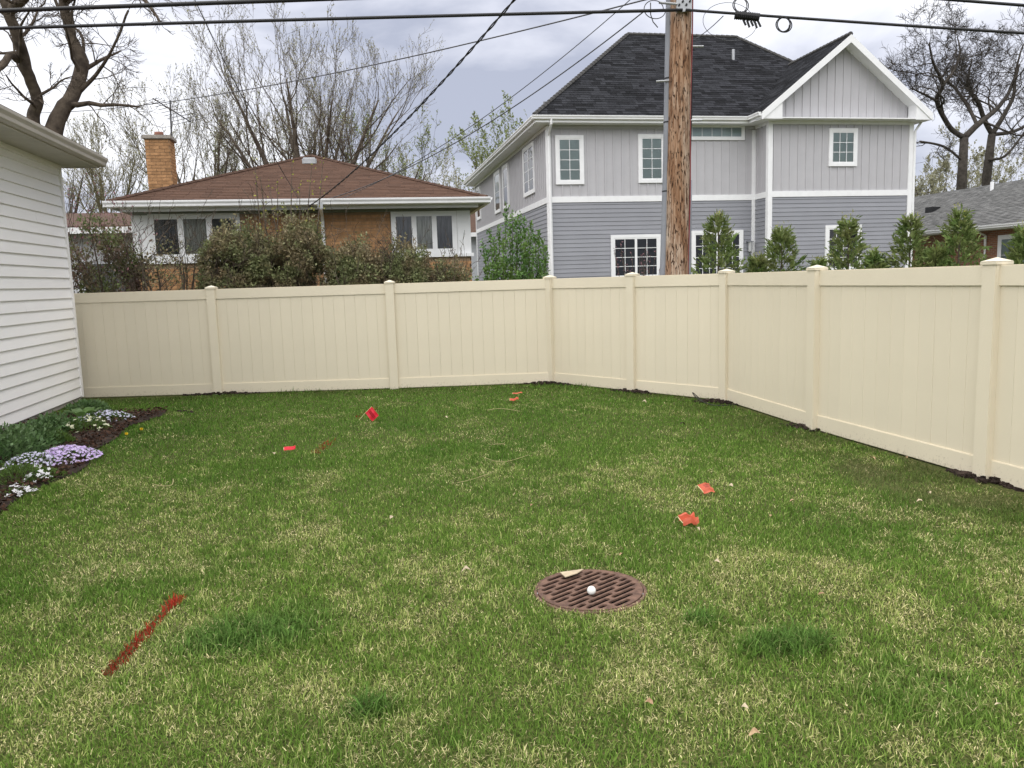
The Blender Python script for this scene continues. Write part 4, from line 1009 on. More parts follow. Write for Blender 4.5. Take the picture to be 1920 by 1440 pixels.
# crooked trees behind the right-hand roof
T = Tree(41, 5, (8, 6, 6, 5), (50, 46, 44, 42), (0.62, 0.60, 0.60, 0.6), curl=0.30, upp=0.05, minr=0.010, twig_level=2, rratio=0.45)
Y2 = 40.0
bA = py(1804, 420, Y2); bA = np.array([bA[0], Y2, 0])
f1 = py(1808, 258, Y2)
T.w.tube([bA, py(1803, 345, Y2), f1], [0.314, 0.264, 0.213], 12)
T.limb([f1, py(1782, 240, Y2), py(1757, 190, Y2 - .5), py(1768, 158, Y2 - 1), py(1750, 118, Y2 - 1.5), py(1742, 80, Y2 - 2)], [0.152, 0.132, 0.122, 0.101, 0.066, 0.036])
T.limb([f1, py(1835, 232, Y2), py(1868, 205, Y2 + .5), py(1895, 168, Y2 + 1), py(1912, 120, Y2 + 1)], [0.183, 0.162, 0.122, 0.087, 0.041])
T.limb([py(1768, 160, Y2 - 1), py(1790, 130, Y2 - .6), py(1800, 95, Y2 - .4), py(1795, 70, Y2)], [0.091, 0.076, 0.051, 0.026])
T.limb([py(1832, 235, Y2), py(1815, 200, Y2 + 1), py(1790, 165, Y2 + 1.4), py(1772, 150, Y2 + 1.5)], [0.101, 0.097, 0.081, 0.051])
T.limb([py(1757, 190, Y2 - .5), py(1735, 178, Y2 - 1), py(1708, 165, Y2 - 1.6)], [0.071, 0.061, 0.030], 1)
T.limb([py(1803, 300, Y2), py(1770, 275, Y2 - .5), py(1725, 265, Y2 - 1)], [0.071, 0.066, 0.051], 1)
T.build('crooked_tree', bA, 'big crooked bare tree nearest the grey gable with sweeping dark limbs', M_BARK_K, M_BARK_K, None, 'bare trees behind the houses')
T = Tree(42, 5, (8, 6, 6, 5), (50, 46, 44, 42), (0.62, 0.60, 0.60, 0.6), curl=0.32, upp=0.04, minr=0.010, twig_level=2, rratio=0.45)
Y3 = 43.0
bB = py(1849, 420, Y3); bB = np.array([bB[0], Y3, 0]); f2 = py(1860, 252, Y3)
T.w.tube([bB, py(1850, 330, Y3), f2], [0.304, 0.264, 0.213], 12)
T.limb([f2, py(1846, 225, Y3), py(1835, 195, Y3), py(1815, 160, Y3), py(1822, 110, Y3 - .5)], [0.152, 0.137, 0.122, 0.076, 0.036])
T.limb([f2, py(1880, 220, Y3), py(1900, 180, Y3), py(1905, 130, Y3), py(1918, 85, Y3)], [0.162, 0.132, 0.101, 0.071, 0.030])
T.limb([f2, py(1895, 248, Y3), py(1930, 232, Y3 + 1), py(1980, 200, Y3 + 1)], [0.122, 0.101, 0.091, 0.041])
T.limb([py(1850, 300, Y3), py(1880, 295, Y3 - 1), py(1905, 270, Y3 - 1), py(1935, 225, Y3 - 1)], [0.081, 0.071, 0.066, 0.030], 1)
T.build('crooked_tree', bB, 'crooked bare tree at the far right edge behind the grey shingle roof', M_BARK_K, M_BARK_K, None, 'bare trees behind the houses')
b, h = tree_at(1752, 262, 50.0)
auto_tree(28, b, h, 0.2, 6, 3.0, 'low leafing tree between the grey gable and the right-hand roof', M_BARK_G, M_PALEBUD, 4, 0.11, kids=(6, 5, 4, 3), name='budding_tree')
b, h = tree_at(1850, 290, 52.0)
auto_tree(31, b, h, 0.2, 6, 3.4, 'low leafing tree showing just above the right-hand roof ridge', M_BARK_G, M_PALEBUD, 4, 0.11, kids=(6, 5, 4, 3), name='budding_tree')

# ================================================================== SHRUBS behind the fence
def shrub(name, base, label, w, dep, h, n, leaf, m_leaf, seed, bark=M_BARK_D, stems=7, group='shrubs along the back fence', hollow=0.35, lump=0.35, zlow=0.3, sparse=0.0, cat='shrub', extra=None):
    r = np.random.default_rng(seed); R = random.Random(seed)
    base = np.array([base[0], base[1], 0.0])
    o = thing(name, base, label, cat, group)
    t = Tree(seed, 4, (4, 3, 3), (42, 42, 40), (0.5, 0.5, 0.5), curl=0.22, upp=0.08, minr=0.004, twig_level=9, rratio=0.55)
    for k in range(stems):
        a = R.uniform(0, 2 * math.pi); s = R.uniform(.3, .9)
        tip = base + np.array([math.cos(a) * w * .5 * s, math.sin(a) * dep * .5 * s, h * R.uniform(.65, .9)])
        st = base + np.array([math.cos(a) * .10 * w, math.sin(a) * .10 * dep, 0])
        mid = st * .55 + tip * .45 + np.array([R.gauss(0, .08), R.gauss(0, .08), .1 * h])
        t.limb([st, mid, tip], [0.025, 0.018, 0.006])
    t.w.build('branches', bark, o)
    # leaf volume: lumpy ellipsoid shell
    m = int(n * 1.7)
    d = unit(r.normal(size=(m, 3))); rad = (hollow + (1 - hollow) * r.random(m)) ** 0.6
    th = np.arctan2(d[:, 1], d[:, 0]); ph = np.arcsin(d[:, 2])
    lumps = 1 + lump * (fbm(th * 2.2 + 20, ph * 3 + 10, seed, 3) - 0.55) * 2
    P = d * (rad * lumps)[:, None] * np.array([w / 2, dep / 2, (h - zlow) / 2]) + base + np.array([0, 0, zlow + (h - zlow) / 2])
    dens = fbm(P[:, 0] * 3.1 + 50, P[:, 2] * 3.1 + P[:, 1] * 2.0 + 50, seed + 9, 3)
    keep = (dens > 0.38 + sparse) & (P[:, 2] > 0.1)
    P = P[keep][:n]; k = len(P)
    D = unit(unit(P - base - Z3 * h * .4) + r.normal(size=(k, 3)) * 0.9)
    L = leaf * r.uniform(.6, 1.5, k)
    leaf_mesh('foliage', m_leaf, P, D, L, L * 0.55, o, r)
    if extra: extra(o, base, r, R)
    return o
def sxy(px, Y): q = py(px, 500, Y); return (q[0], Y)

def lilac_extra(o, base, r, R):
    k = 380; c = base + r.normal(size=(k, 3)) * np.array([.36, .25, .42]) + np.array([0.05, 0, 2.45])
    leaf_mesh('buds', M_PINKBUD, c, unit(r.normal(size=(k, 3)) + Z3), r.uniform(.03, .06, k), r.uniform(.015, .03, k), o, r)
shrub('lilac_bush', sxy(178, 14.0), 'loose lilac with pinkish buds and open stems beside the garage corner', 1.1, 0.9, 2.9, 2400, 0.055, M_LILAC, 51, sparse=0.10, zlow=1.0, stems=6, hollow=.1, extra=lilac_extra)
shrub('lilac_bush', sxy(238, 14.4), 'loose lilac with green leaves in front of the left house corner', 0.9, 0.8, 2.75, 2400, 0.055, M_LILAC, 52, sparse=0.08, zlow=0.9, stems=6, hollow=.1)
shrub('bare_shrub', sxy(325, 14.1), 'nearly bare dark twisted shrub below the left house windows', 1.4, 0.8, 2.55, 750, 0.04, M_OLIVE, 53, sparse=0.12, zlow=1.2, stems=9, hollow=.1)
shrub('hedge_bush', sxy(425, 14.3), 'olive bush below the left windows, next to the bare twisted shrub', 1.15, 1.0, 2.66, 23000, 0.044, M_OLIVE, 54)
def sapling(o, base, r, R):
    st = MB(); C = []
    for (x0, y0, x1, y1) in ((495, 420, 478, 305), (505, 420, 488, 330), (530, 420, 505, 345), (545, 415, 548, 300), (578, 415, 585, 308), (592, 420, 606, 300), (560, 420, 562, 345), (515, 420, 520, 335)):
        a = py(x0, y0 + 60, 14.3); b = py(x1, y1, 14.3 + R.uniform(-.3, .3)); m_ = (a + b) / 2 + np.array([R.uniform(-.05, .05), 0, 0])
        st.tube([a, m_, b], [0.011, 0.009, 0.004], 5)
        for f in np.linspace(.35, 1, 5): C.append(a + (b - a) * f)
    st.build('shoots', M_BARK_G, o)
    C = np.array(C); C = np.repeat(C, 3, axis=0) + r.normal(size=(len(C) * 3, 3)) * .04
    leaf_mesh('young_leaves', M_YLEAF, C, unit(r.normal(size=C.shape)), np.full(len(C), .05), np.full(len(C), .03), o, r)
shrub('hedge_bush', sxy(545, 14.4), 'tallest olive-brown bush with thin shoots rising past the gutter', 1.75, 1.1, 2.80, 40000, 0.044, M_OLIVE, 55, extra=sapling)
shrub('hedge_bush', sxy(478, 14.6), 'olive-brown bush wedged left of the tallest bush', 1.2, 1.0, 2.62, 23000, 0.044, M_OLIVE, 58)
shrub('hedge_bush', sxy(672, 14.3), 'olive bush right of the downspout below the brick wall', 1.35, 1.0, 2.36, 29000, 0.044, M_OLIVE, 56)
shrub('hedge_bush', sxy(760, 14.2), 'brownish bush below the right-hand windows', 1.25, 0.9, 2.24, 20000, 0.044, M_OLIVE, 57)
shrub('hedge_bush', sxy(838, 14.4), 'thin low brown bush at the right corner of the brick house', 0.95, 0.8, 2.02, 7000, 0.044, M_OLIVE, 59, sparse=0.05)

def upright_shrub():
    r = np.random.default_rng(71); R = random.Random(71)
    b = sxy(958, 15.2); base = np.array([b[0], b[1], 0])
    o = thing('upright_shrub', base, 'deep green shrub of upright leafy shoots left of the grey house corner', 'shrub', 'shrubs along the back fence')
    st = MB(); Cs = []; Ds = []
    tops = [(905, 455), (918, 430), (925, 448), (935, 425), (944, 452), (949, 385), (955, 410), (961, 398), (968, 412), (975, 402), (982, 408), (990, 430), (996, 418), (1003, 440), (1010, 432), (1018, 450), (1024, 462), (912, 470), (930, 465), (972, 440), (985, 455), (1000, 470)]
    for k, (x, y) in enumerate(tops):
        for rep in range(2):
            Y = 15.2 + R.uniform(-.45, .45); tip = py(x + (rep * R.uniform(-12, 12)), y + rep * R.uniform(55, 110), Y)
            foot = base + np.array([R.uniform(-.35, .35), R.uniform(-.3, .3), 0]); foot[0] = foot[0] * .2 + tip[0] * .8 - .04 * (x - 958) / 60
            mid = foot * .5 + tip * .5 + np.array([R.gauss(0, .04), R.gauss(0, .04), 0])
            st.tube([foot, mid, tip], [0.010, 0.008, 0.003], 4)
            n = 380; f = r.uniform(.22, 1.0, n); p = np.where(f[:, None] < .5, foot + (mid - foot) * f[:, None] * 2, mid + (tip - mid) * (f[:, None] * 2 - 1))
            wd = (0.030 * (1.05 - f) + 0.018)[:, None]
            Cs.append(p + r.normal(size=(n, 3)) * wd); Ds.append(r.normal(size=(n, 3)) * .8 + Z3)
    st.build('shoots', M_BARK_G, o)
    C = np.concatenate(Cs); D = unit(np.concatenate(Ds)); L = r.uniform(.035, .08, len(C))
    leaf_mesh('foliage', M_EUON, C, D, L, L * .5, o, r)
upright_shrub()

def thuja(px, top, d, wid, seed, label):
    r = np.random.default_rng(seed)
    q = pd(px, top, d); base = np.array([q[0], q[1], 0]); h = q[2]
    o = thing('arborvitae', base, label, 'shrub', 'young arborvitae behind the right-hand fence')
    MB().tube([base, base + Z3 * h * .5, base + Z3 * h * .97], [0.035, 0.02, 0.006], 6).build('trunk', M_BARK_G, o)
    n = 620
    f = r.random(n) ** 0.8; a = r.uniform(0, 2 * math.pi, n)
    rad = wid / 2 * np.minimum(1, 1.25 * (1 - f) ** 0.8) * (0.15 + 1.45 * fbm(a * 1.9 + 9, f * 9 + 3, seed, 3)) + 0.02
    rr = rad * r.uniform(.35, 1.25, n)
    P = base + np.stack([np.cos(a) * rr, np.sin(a) * rr, .05 + f * (h - .08)], 1)
    out = np.stack([np.cos(a), np.sin(a), np.full(n, .9)], 1); D = unit(out + r.normal(size=(n, 3)) * .45)
    V = []; 
    side = unit(np.cross(D, r.normal(size=(n, 3))))
    C2 = []; D2 = []; L2 = []
    for k, (al, off, ln) in enumerate(((0, 0, 1.0), (.7, .2, .62), (-.7, .2, .62), (.8, .5, .5), (-.8, .5, .5), (.3, .6, .5), (-.3, .65, .45))):
        s_ = r.uniform(.06, .19, n)[:, None]
        C2.append(P + D * s_ * off); D2.append(unit(D * math.cos(al) + side * math.sin(al))); L2.append((s_ * ln)[:, 0])
    C2 = np.concatenate(C2); D2 = np.concatenate(D2); L2 = np.concatenate(L2)
    leaf_mesh('foliage', M_THUJA, C2, D2, L2, L2 * .28, o, r)
    # wispy leader
    k = 40; z = r.uniform(.88, 1.05, k); c = base + np.stack([r.normal(size=k) * .05, r.normal(size=k) * .05, z * h], 1)
    leaf_mesh('leader', M_YLEAF, c, unit(r.normal(size=(k, 3)) + Z3), r.uniform(.04, .08, k), r.uniform(.01, .015, k), o, r)
thuja(1347, 408, 12.9, 1.05, 81, 'young arborvitae right of the pole in front of the patio door')
thuja(1466, 430, 13.2, 1.05, 82, 'young arborvitae beside the white corner board of the grey wing')
thuja(1592, 412, 13.2, 1.05, 83, 'young arborvitae in front of the ground-floor wing window')
thuja(1708, 412, 13.0, 1.0, 84, 'young arborvitae at the right corner of the grey house')
thuja(1801, 398, 13.0, 1.0, 85, 'young arborvitae in front of the red brick wall')
thuja(1925, 430, 13.0, 0.9, 86, 'arborvitae cut by the right edge behind the last fence post')
thuja(1535, 492, 12.9, 0.5, 87, 'short arborvitae just topping the fence left of the wing window one')
thuja(1640, 478, 12.9, 0.55, 88, 'short arborvitae just topping the fence right of the wing window one')
thuja(1755, 470, 12.8, 0.5, 89, 'short arborvitae just topping the fence left of the red brick wall one')
thuja(1420, 484, 13.0, 0.5, 90, 'short arborvitae just topping the fence left of the corner board one')

def twig_shrub():
    r = np.random.default_rng(95); R = random.Random(95)
    q = pd(1195, 500, 14.0); base = np.array([q[0], q[1], 0])
    o = thing('budding_twigs', base, 'thin bare twigs with reddish buds in front of the twin grey-house window', 'shrub')
    st = MB(); C = []
    for k in range(16):
        tip = pd(R.uniform(1150, 1242), R.uniform(455, 500), 14 + R.uniform(-.3, .3)); f = base + np.array([R.uniform(-.15, .15), R.uniform(-.1, .1), 0])
        st.tube([f, f * .5 + tip * .5 + np.array([R.gauss(0, .05), 0, .05]), tip], [0.008, 0.006, 0.003], 4)
        for g in np.linspace(.72, 1, 5): C.append(f + (tip - f) * g)
    st.build('stems', M_BARK_D, o)
    C = np.repeat(np.array(C), 2, axis=0); C += r.normal(size=C.shape) * .02
    leaf_mesh('buds', M_PINKBUD, C, unit(r.normal(size=C.shape)), r.uniform(.02, .045, len(C)), r.uniform(.015, .025, len(C)), o, r)
twig_shrub()

# ================================================================== FLOWER BED beside the garage
BX0, BX1, BY0, BY1 = -3.97, -2.56, 4.3, 10.80
def bed_edge(y): return BX1 + 0.07 * np.sin(y * 1.9) + 0.05 * np.sin(y * 4.3 + 1) - np.clip((y - 10.2), 0, 1) * 0.0
ys = np.linspace(BY0, BY1, 40)
mb = MB(); nx_ = 14
vs = []
for y in ys:
    e_ = bed_edge(y)
    for i in range(nx_):
        x = BX0 + (e_ - BX0) * i / (nx_ - 1)
        ed = min(i, nx_ - 1 - i) / 3.0; ey_ = min(y - BY0, BY1 - y) / .3
        vs.append((x, y, 0.006 + 0.035 * min(1, max(0, min(ed, ey_))) + 0.012 * random.random()))
mb.add(vs, [(j * nx_ + i, j * nx_ + i + 1, (j + 1) * nx_ + i + 1, (j + 1) * nx_ + i) for j in range(39) for i in range(nx_ - 1)])
bed = struct(mb.build('flower_bed', M_SOIL))
n = 9000
cx = rng.uniform(BX0, BX1 + .1, n); cy = rng.uniform(BY0, BY1, n); ok = cx < bed_edge(cy) + 0.02; cx, cy = cx[ok], cy[ok]; n = len(cx)
C = np.stack([cx, cy, rng.uniform(.035, .062, n)], 1); D = unit(np.stack([rng.normal(size=n), rng.normal(size=n), rng.normal(size=n) * .35], 1))
L = rng.uniform(.02, .06, n)
stuff(leaf_mesh('mulch_chips', M_MULCH, C, D, L, L * .45, bed))

def clump(name, px, pyy, label, w, h, n, leaf, m, seed, ratio=0.55, cat='plant', group='plants in the flower bed', up=0.12):
    r = np.random.default_rng(seed); g = gp(px, pyy)
    g[0] = max(g[0], GX + 0.06 + w * .36)
    o = thing(name, g, label, cat, group)
    d = unit(r.normal(size=(n, 3))); d[:, 2] = np.abs(d[:, 2])
    rad = r.uniform(.35, 1, n) ** .6 * (0.8 + .4 * fbm(np.arctan2(d[:, 1], d[:, 0]) * 2 + 9, d[:, 2] * 4 + 4, seed, 2))
    P = g + d * rad[:, None] * np.array([w / 2, w / 2, h * .8]) + Z3 * .02
    D = unit(d * .9 + Z3 * up + r.normal(size=(n, 3)) * .6); L = leaf * r.uniform(.7, 1.4, n)
    leaf_mesh('foliage', m, P, D, L, L * ratio, o, r)
    st = MB(); R = random.Random(seed)
    for k in range(10):
        a = R.uniform(0, 6.3); s = R.uniform(.1, .4)
        st.tube([g + np.array([math.cos(a) * .03, math.sin(a) * .03, -.01]), g + np.array([math.cos(a) * w * s * .6, math.sin(a) * w * s * .6, h * .5])], [.005, .003], 4)
    st.build('stems', M_PEONY, o)
    return o
def flower_mesh(mb, c, nrm, s, r):
    t = unit(np.cross(nrm, r.normal(size=3))); b = np.cross(nrm, t)
    for k in range(5):
        a = 2 * math.pi * k / 5 + .3; d = t * math.cos(a) + b * math.sin(a); e_ = -t * math.sin(a) + b * math.cos(a)
        mb.add([c, c + d * s * .55 + e_ * s * .33, c + d * s + nrm * s * .06, c + d * s * .55 - e_ * s * .33], [(0, 1, 2, 3)])
def phlox(name, px, pyy, label, w, dep, h, nf, m_pet, seed, leafm=M_MOSS, fs=0.0145, nl=1500, group='creeping phlox mats in the flower bed', top=True, ang=0.0):
    r = np.random.default_rng(seed); g = gp(px, pyy); g[0] = max(g[0], GX + .08 + w * .5)
    o = thing(name, g, label, 'flowers', group)
    a = r.uniform(0, 6.283, nl); q = np.sqrt(r.random(nl)) * (0.8 + .4 * fbm(a * 1.5 + 7, a * 0 + seed, seed, 2))
    ca, sa = math.cos(ang), math.sin(ang)
    lx, ly = np.cos(a) * q * w / 2, np.sin(a) * q * dep / 2
    P = np.stack([g[0] + lx * ca - ly * sa, g[1] + lx * sa + ly * ca, .02 + h * np.clip(1 - q ** 2, 0, 1) * r.uniform(.3, 1, nl)], 1)
    D = unit(np.stack([np.cos(a) * .5, np.sin(a) * .5, np.full(nl, .8)], 1) + r.normal(size=(nl, 3)) * .4); L = r.uniform(.02, .05, nl)
    leaf_mesh('foliage', leafm, P, D, L, L * .2, o, r)
    if nf:
        mb = MB()
        for k in range(nf):
            a = r.uniform(0, 6.283); q = math.sqrt(r.random()); z = .035 + h * max(0.1, 1 - q * q) * r.uniform(.85, 1.15)
            lx, ly = math.cos(a) * q * w / 2, math.sin(a) * q * dep / 2
            nn = unit(np.array([math.cos(a) * .5 * q, math.sin(a) * .5 * q - .25, 1.0]) + r.normal(size=3) * .25)
            flower_mesh(mb, np.array([g[0] + lx * ca - ly * sa, g[1] + lx * sa + ly * ca, z]), nn, fs * r.uniform(.8, 1.25), r)
        stuff(mb.build('blossoms', m_pet, o))
    return o
clump('peony', 20, 868, 'largest dark green perennial clump at the left edge by the garage', 0.74, 0.37, 1900, 0.046, M_PEONY, 101)
clump('peony', 62, 842, 'dark green perennial clump just right of the largest one', 0.58, 0.31, 1300, 0.044, M_PEONY, 102)
clump('peony', 102, 816, 'round dark green perennial in the middle of the garage wall', 0.54, 0.25, 1100, 0.042, M_PEONY, 103)
clump('leafy_perennial', 165, 776, 'bright green perennial at the garage corner trim', 0.50, 0.17, 600, 0.05, M_PEONY, 104)
hs = thing('broad_leaf_plant', gp(160, 792), 'plant with a few broad rounded leaves below the garage corner', 'plant', 'plants in the flower bed')
hmb = MB(); hp = gp(160, 792)
for k in range(6):
    a = k * 1.05 + .4; d = np.array([math.cos(a), math.sin(a), 0]); s_ = np.array([-math.sin(a), math.cos(a), 0])
    b0 = hp + d * .04 + Z3 * .03; pts = []
    for t in np.linspace(0, 1, 7):
        pts.append((b0 + d * t * .17 + Z3 * (.13 * math.sin(t * 2.0)), .065 * math.sin(math.pi * (t * .92 + .06))))
    V = [p + s_ * w for p, w in pts] + [p + Z3 * -.008 for p, w in pts] + [p - s_ * w for p, w in pts]
    hmb.add(V, [(i, i + 1, 7 + i + 1, 7 + i) for i in range(6)] + [(7 + i, 8 + i, 15 + i, 14 + i) for i in range(6)])
    hmb.tube([hp, b0], [.005, .004], 4)
hmb.build('leaves', M_HOSTA, hs)
phlox('creeping_phlox', 195, 792, 'pale violet-white flowering mat nearest the bed tip', 0.70, 0.55, 0.10, 210, M_PETAL_P, 111)
phlox('candytuft', 160, 812, 'green mat with a few cream white blooms in the bed middle', 0.52, 0.50, 0.16, 40, M_PETAL_Y, 112, fs=0.024, nl=1400)
phlox('creeping_phlox', 125, 866, 'dense lavender flowering mat spilling onto the lawn edge', 0.60, 0.66, 0.10, 560, M_PETAL_L, 113, nl=900)
phlox('creeping_phlox', 62, 878, 'sparser lavender and white mat left of the dense lavender one', 0.50, 0.50, 0.10, 170, M_PETAL_P, 114)
phlox('moss_cushion', 102, 838, 'rounded bright green cushion behind the lavender mat', 0.40, 0.36, 0.15, 0, None, 115, nl=1800)
phlox('creeping_phlox', 28, 905, 'green needle mat with scattered white blooms at the left edge', 0.70, 0.60, 0.11, 26, M_PETAL_W, 116, nl=2200, fs=.022)
phlox('creeping_phlox', 72, 908, 'small cluster of white blooms on the lawn edge below the lavender mat', 0.22, 0.20, 0.07, 22, M_PETAL_W, 117, nl=260, fs=.022)
phlox('creeping_phlox', 30, 932, 'scattered white blooms on the mulch lowest at the left edge', 0.28, 0.24, 0.05, 20, M_PETAL_W, 118, nl=200, fs=.022)
for k, (x, y) in enumerate(((238, 823), (266, 814))):
    g = gp(x, y); o = thing('dandelion', g, ('yellow dandelion bloom in the grass nearest the bed edge', 'yellow dandelion bloom a little farther from the bed edge')[k], 'flower', 'dandelions')
    MB().tube([g, g + Z3 * .055], .002, 4).build('stem', M_MOSS, o)
    dm = MB(); rr_ = np.random.default_rng(5 + k)
    for q in range(14):
        a = q * 2.4; dd_ = np.array([math.cos(a), math.sin(a), .5 + .4 * (q % 3)]); flower_mesh(dm, g + Z3 * .056, unit(dd_), .018, rr_)
    dm.build('bloom', M_YELLOW, o)

# ================================================================== DRAIN GRATE, golf ball
gr = thing('drain_grate', GRATE, 'round rusty cast iron drain grate with slanting slots set in the lawn', 'drain grate')
def disc_slots():
    R_, t = 0.262, 0.008
    bm = bmesh.new(); bmesh.ops.create_cone(bm, cap_ends=True, segments=72, radius1=R_ - .004, radius2=R_ - .004, depth=t); me = bpy.data.meshes.new('grate'); bm.to_mesh(me); bm.free()
    cut = bmesh.new()
    p0, p1 = gp(1041, 1123), gp(1091, 1103); an = math.atan2(p1[1] - p0[1], p1[0] - p0[0])
    rows = 12; sp_ = 0.0375; L = 0.165; gap = 0.020
    for i in range(-rows // 2, rows // 2 + 1):
        yv = i * sp_; off = (i % 3) * (L + gap) / 3.0
        x = -0.5 + off
        while x < 0.5:
            a0, a1 = x, x + L; lim = math.sqrt(max(0, 0.236 ** 2 - yv ** 2))
            a0 = max(a0, -lim); a1 = min(a1, lim)
            if a1 - a0 > 0.03:
                hw = 0.0122; prof = []
                for k in range(7): th = math.pi / 2 + math.pi * k / 6; prof.append((a0 + hw + hw * math.cos(th), yv + hw * math.sin(th)))
                for k in range(7): th = -math.pi / 2 + math.pi * k / 6; prof.append((a1 - hw + hw * math.cos(th), yv + hw * math.sin(th)))
                vb = [cut.verts.new((q[0], q[1], -.05)) for q in prof]; vt = [cut.verts.new((q[0], q[1], .05)) for q in prof]
                cut.faces.new(vb[::-1]); cut.faces.new(vt); K = len(prof)
                for k in range(K): cut.faces.new((vb[k], vb[(k + 1) % K], vt[(k + 1) % K], vt[k]))
            x += L + gap
    cm = bpy.data.meshes.new('cut'); cut.to_mesh(cm); cut.free()
    a = bpy.data.objects.new('a', me); b_ = bpy.data.objects.new('b', cm); col.objects.link(a); col.objects.link(b_)
    b_.rotation_euler.z = an
    md = a.modifiers.new('m', 'BOOLEAN'); md.object = b_; md.operation = 'DIFFERENCE'; md.solver = 'EXACT'
    dg = bpy.context.evaluated_depsgraph_get(); out = bpy.data.meshes.new_from_object(a.evaluated_get(dg)); out.name = 'grate'
    bpy.data.objects.remove(a); bpy.data.objects.remove(b_)
    return out
gm = disc_slots(); gm.materials.clear(); gm.materials.append(M_IRON)
link('lid', gm, gr, Matrix.Translation((GRATE[0], GRATE[1], 0.008)))
rim = MB(); k = 64
for i in range(k):
    pass
ringp = [(0.262, -0.02), (0.262, 0.008), (0.276, 0.008), (0.280, -0.01), (0.280, -0.02)]
V = [(GRATE[0] + r_ * math.cos(2 * math.pi * i / k), GRATE[1] + r_ * math.sin(2 * math.pi * i / k), z_) for i in range(k) for r_, z_ in ringp]
q5 = len(ringp); rim.add(V, [(i * q5 + j, ((i + 1) % k) * q5 + j, ((i + 1) % k) * q5 + (j + 1) % q5, i * q5 + (j + 1) % q5) for i in range(k) for j in range(q5)])
rim.build('rim', M_IRON, gr)
MB().tube([(GRATE[0], GRATE[1], -0.5), (GRATE[0], GRATE[1], 0.003)], 0.2575, 40, cap=False).build('shaft', M_PIT, gr)
MB().add([(GRATE[0] + .27 * math.cos(a), GRATE[1] + .27 * math.sin(a), -.5) for a in np.arange(24) * math.pi / 12], [tuple(range(24))]).build('shaft_floor', M_PIT, gr)
bm = bmesh.new(); bmesh.ops.create_icosphere(bm, subdivisions=4, radius=0.0214)
vd = [v for v in bm.verts]
for v in vd:                                                            # dimples
    a = math.atan2(v.co.y, v.co.x); e_ = math.asin(max(-1, min(1, v.co.z / 0.0214)))
    if math.sin(a * 9) * math.sin(e_ * 9) > 0.45: v.co *= 0.972
bme = bpy.data.meshes.new('golf_ball'); bm.to_mesh(bme); bm.free(); bme.materials.append(M_BALL)
bme.polygons.foreach_set('use_smooth', [True] * len(bme.polygons))
gb = gp(1109, 1107, 0.0325)
tag(link('golf_ball', bme, None, Matrix.Translation((gb[0], gb[1], 0.0325))), 'white golf ball resting on the centre of the drain grate', 'golf ball')

# ================================================================== MARKER FLAGS, straps, debris
def flag_film(c, u, v, w, h, nu=6, nv=6, wob=0.012, seed=0):
    r = random.Random(seed); mb = MB(); nn = unit(np.cross(u, v)); ph = r.uniform(0, 6)
    V = [c + u * (w * i / nu) + v * (h * j / nv) + nn * (wob * math.sin(i * 1.3 + ph) * (i / nu) + wob * .5 * math.sin(j * 1.7 + ph)) for j in range(nv + 1) for i in range(nu + 1)]
    mb.add(V, [(j * (nu + 1) + i, j * (nu + 1) + i + 1, (j + 1) * (nu + 1) + i + 1, (j + 1) * (nu + 1) + i) for j in range(nv) for i in range(nu)])
    return mb, nn
def marks(parent, c, u, v, nn, w, h, rows=2):
    mb = MB(); r = random.Random(3)
    for q in range(rows):
        x = w * .22
        while x < w * .80:
            cw_ = w * r.uniform(.045, .07); y0 = h * (.36 + .18 * q)
            o = c + u * x + v * y0 - nn * .0145
            mb.add([o, o + u * cw_ * .5, o + u * cw_ * .5 + v * h * .12, o + v * h * .12], [(0, 1, 2, 3)])
            x += cw_ * 1.15
    mb.build('print', M_INK, parent)
fg = gp(665, 792)
fl = thing('marker_flag', fg, 'upright leaning red marker flag with dark print on a wire stem', 'marker flag', 'utility marker flags')
depth_ = fg[1]
tipf = pd(697, 762, math.hypot(fg[0], fg[1]) - 0.02); jn = pd(685, 774, math.hypot(fg[0], fg[1]) - 0.015)
MB().tube([fg + Z3 * -.03, jn, tipf], 0.0022, 5).build('stem', M_HOSE, fl)
far_ = pd(710, 779, math.hypot(fg[0], fg[1]) - 0.04)
u = far_ - tipf; w_ = float(np.linalg.norm(u)); u = u / w_; v_ = jn - tipf; h_ = float(np.linalg.norm(v_)); v_ = v_ / h_
fm, nn = flag_film(tipf, u, v_, w_, h_, seed=1, wob=0.008)
fo = fm.build('flag', M_FLAG, fl)
if np.dot(nn, tipf - np.array([0, 0, CAM_H])) < 0: nn = -nn
marks(fo, tipf, u, v_, nn, w_, h_)
def fallen(px, pyy, label, w, h, az, tilt, m, seed, ink=False, fold=0.02):
    g = gp(px, pyy, 0.05); u = np.array([math.cos(az), math.sin(az), .05]); v = unit(np.array([-math.sin(az), math.cos(az), tilt])); u = unit(u)
    o = thing('marker_flag', (g[0], g[1], 0), label, 'marker flag', 'utility marker flags')
    c = g - u * w / 2 - v * h / 2; c[2] = max(c[2], 0.035)
    mb, n2 = flag_film(c, u, v, w, h, seed=seed, wob=fold); f = mb.build('flag', m, o)
    if n2[2] > 0: n2 = -n2
    if ink: marks(f, c, u, v, n2 * 1.6, w, h, 2)
    s = c + v * h * .5
    MB().tube([c + v * 0.01, c + v * h * .95, c + v * h * 1.25 + Z3 * -.02, np.array([*(c + v * h * 1.6)[:2], 0.02])], .0022, 4).build('stem', M_HOSE, o)
    return o
fallen(543, 840, 'narrow red flag lying flat in the left lawn', 0.105, 0.05, .05, .55, M_FLAG, 2, fold=.006)
fallen(964, 749, 'small red flag lying just in front of the thin orange one near the corner', 0.11, 0.07, -.2, .5, M_FLAGO, 3, fold=.02)
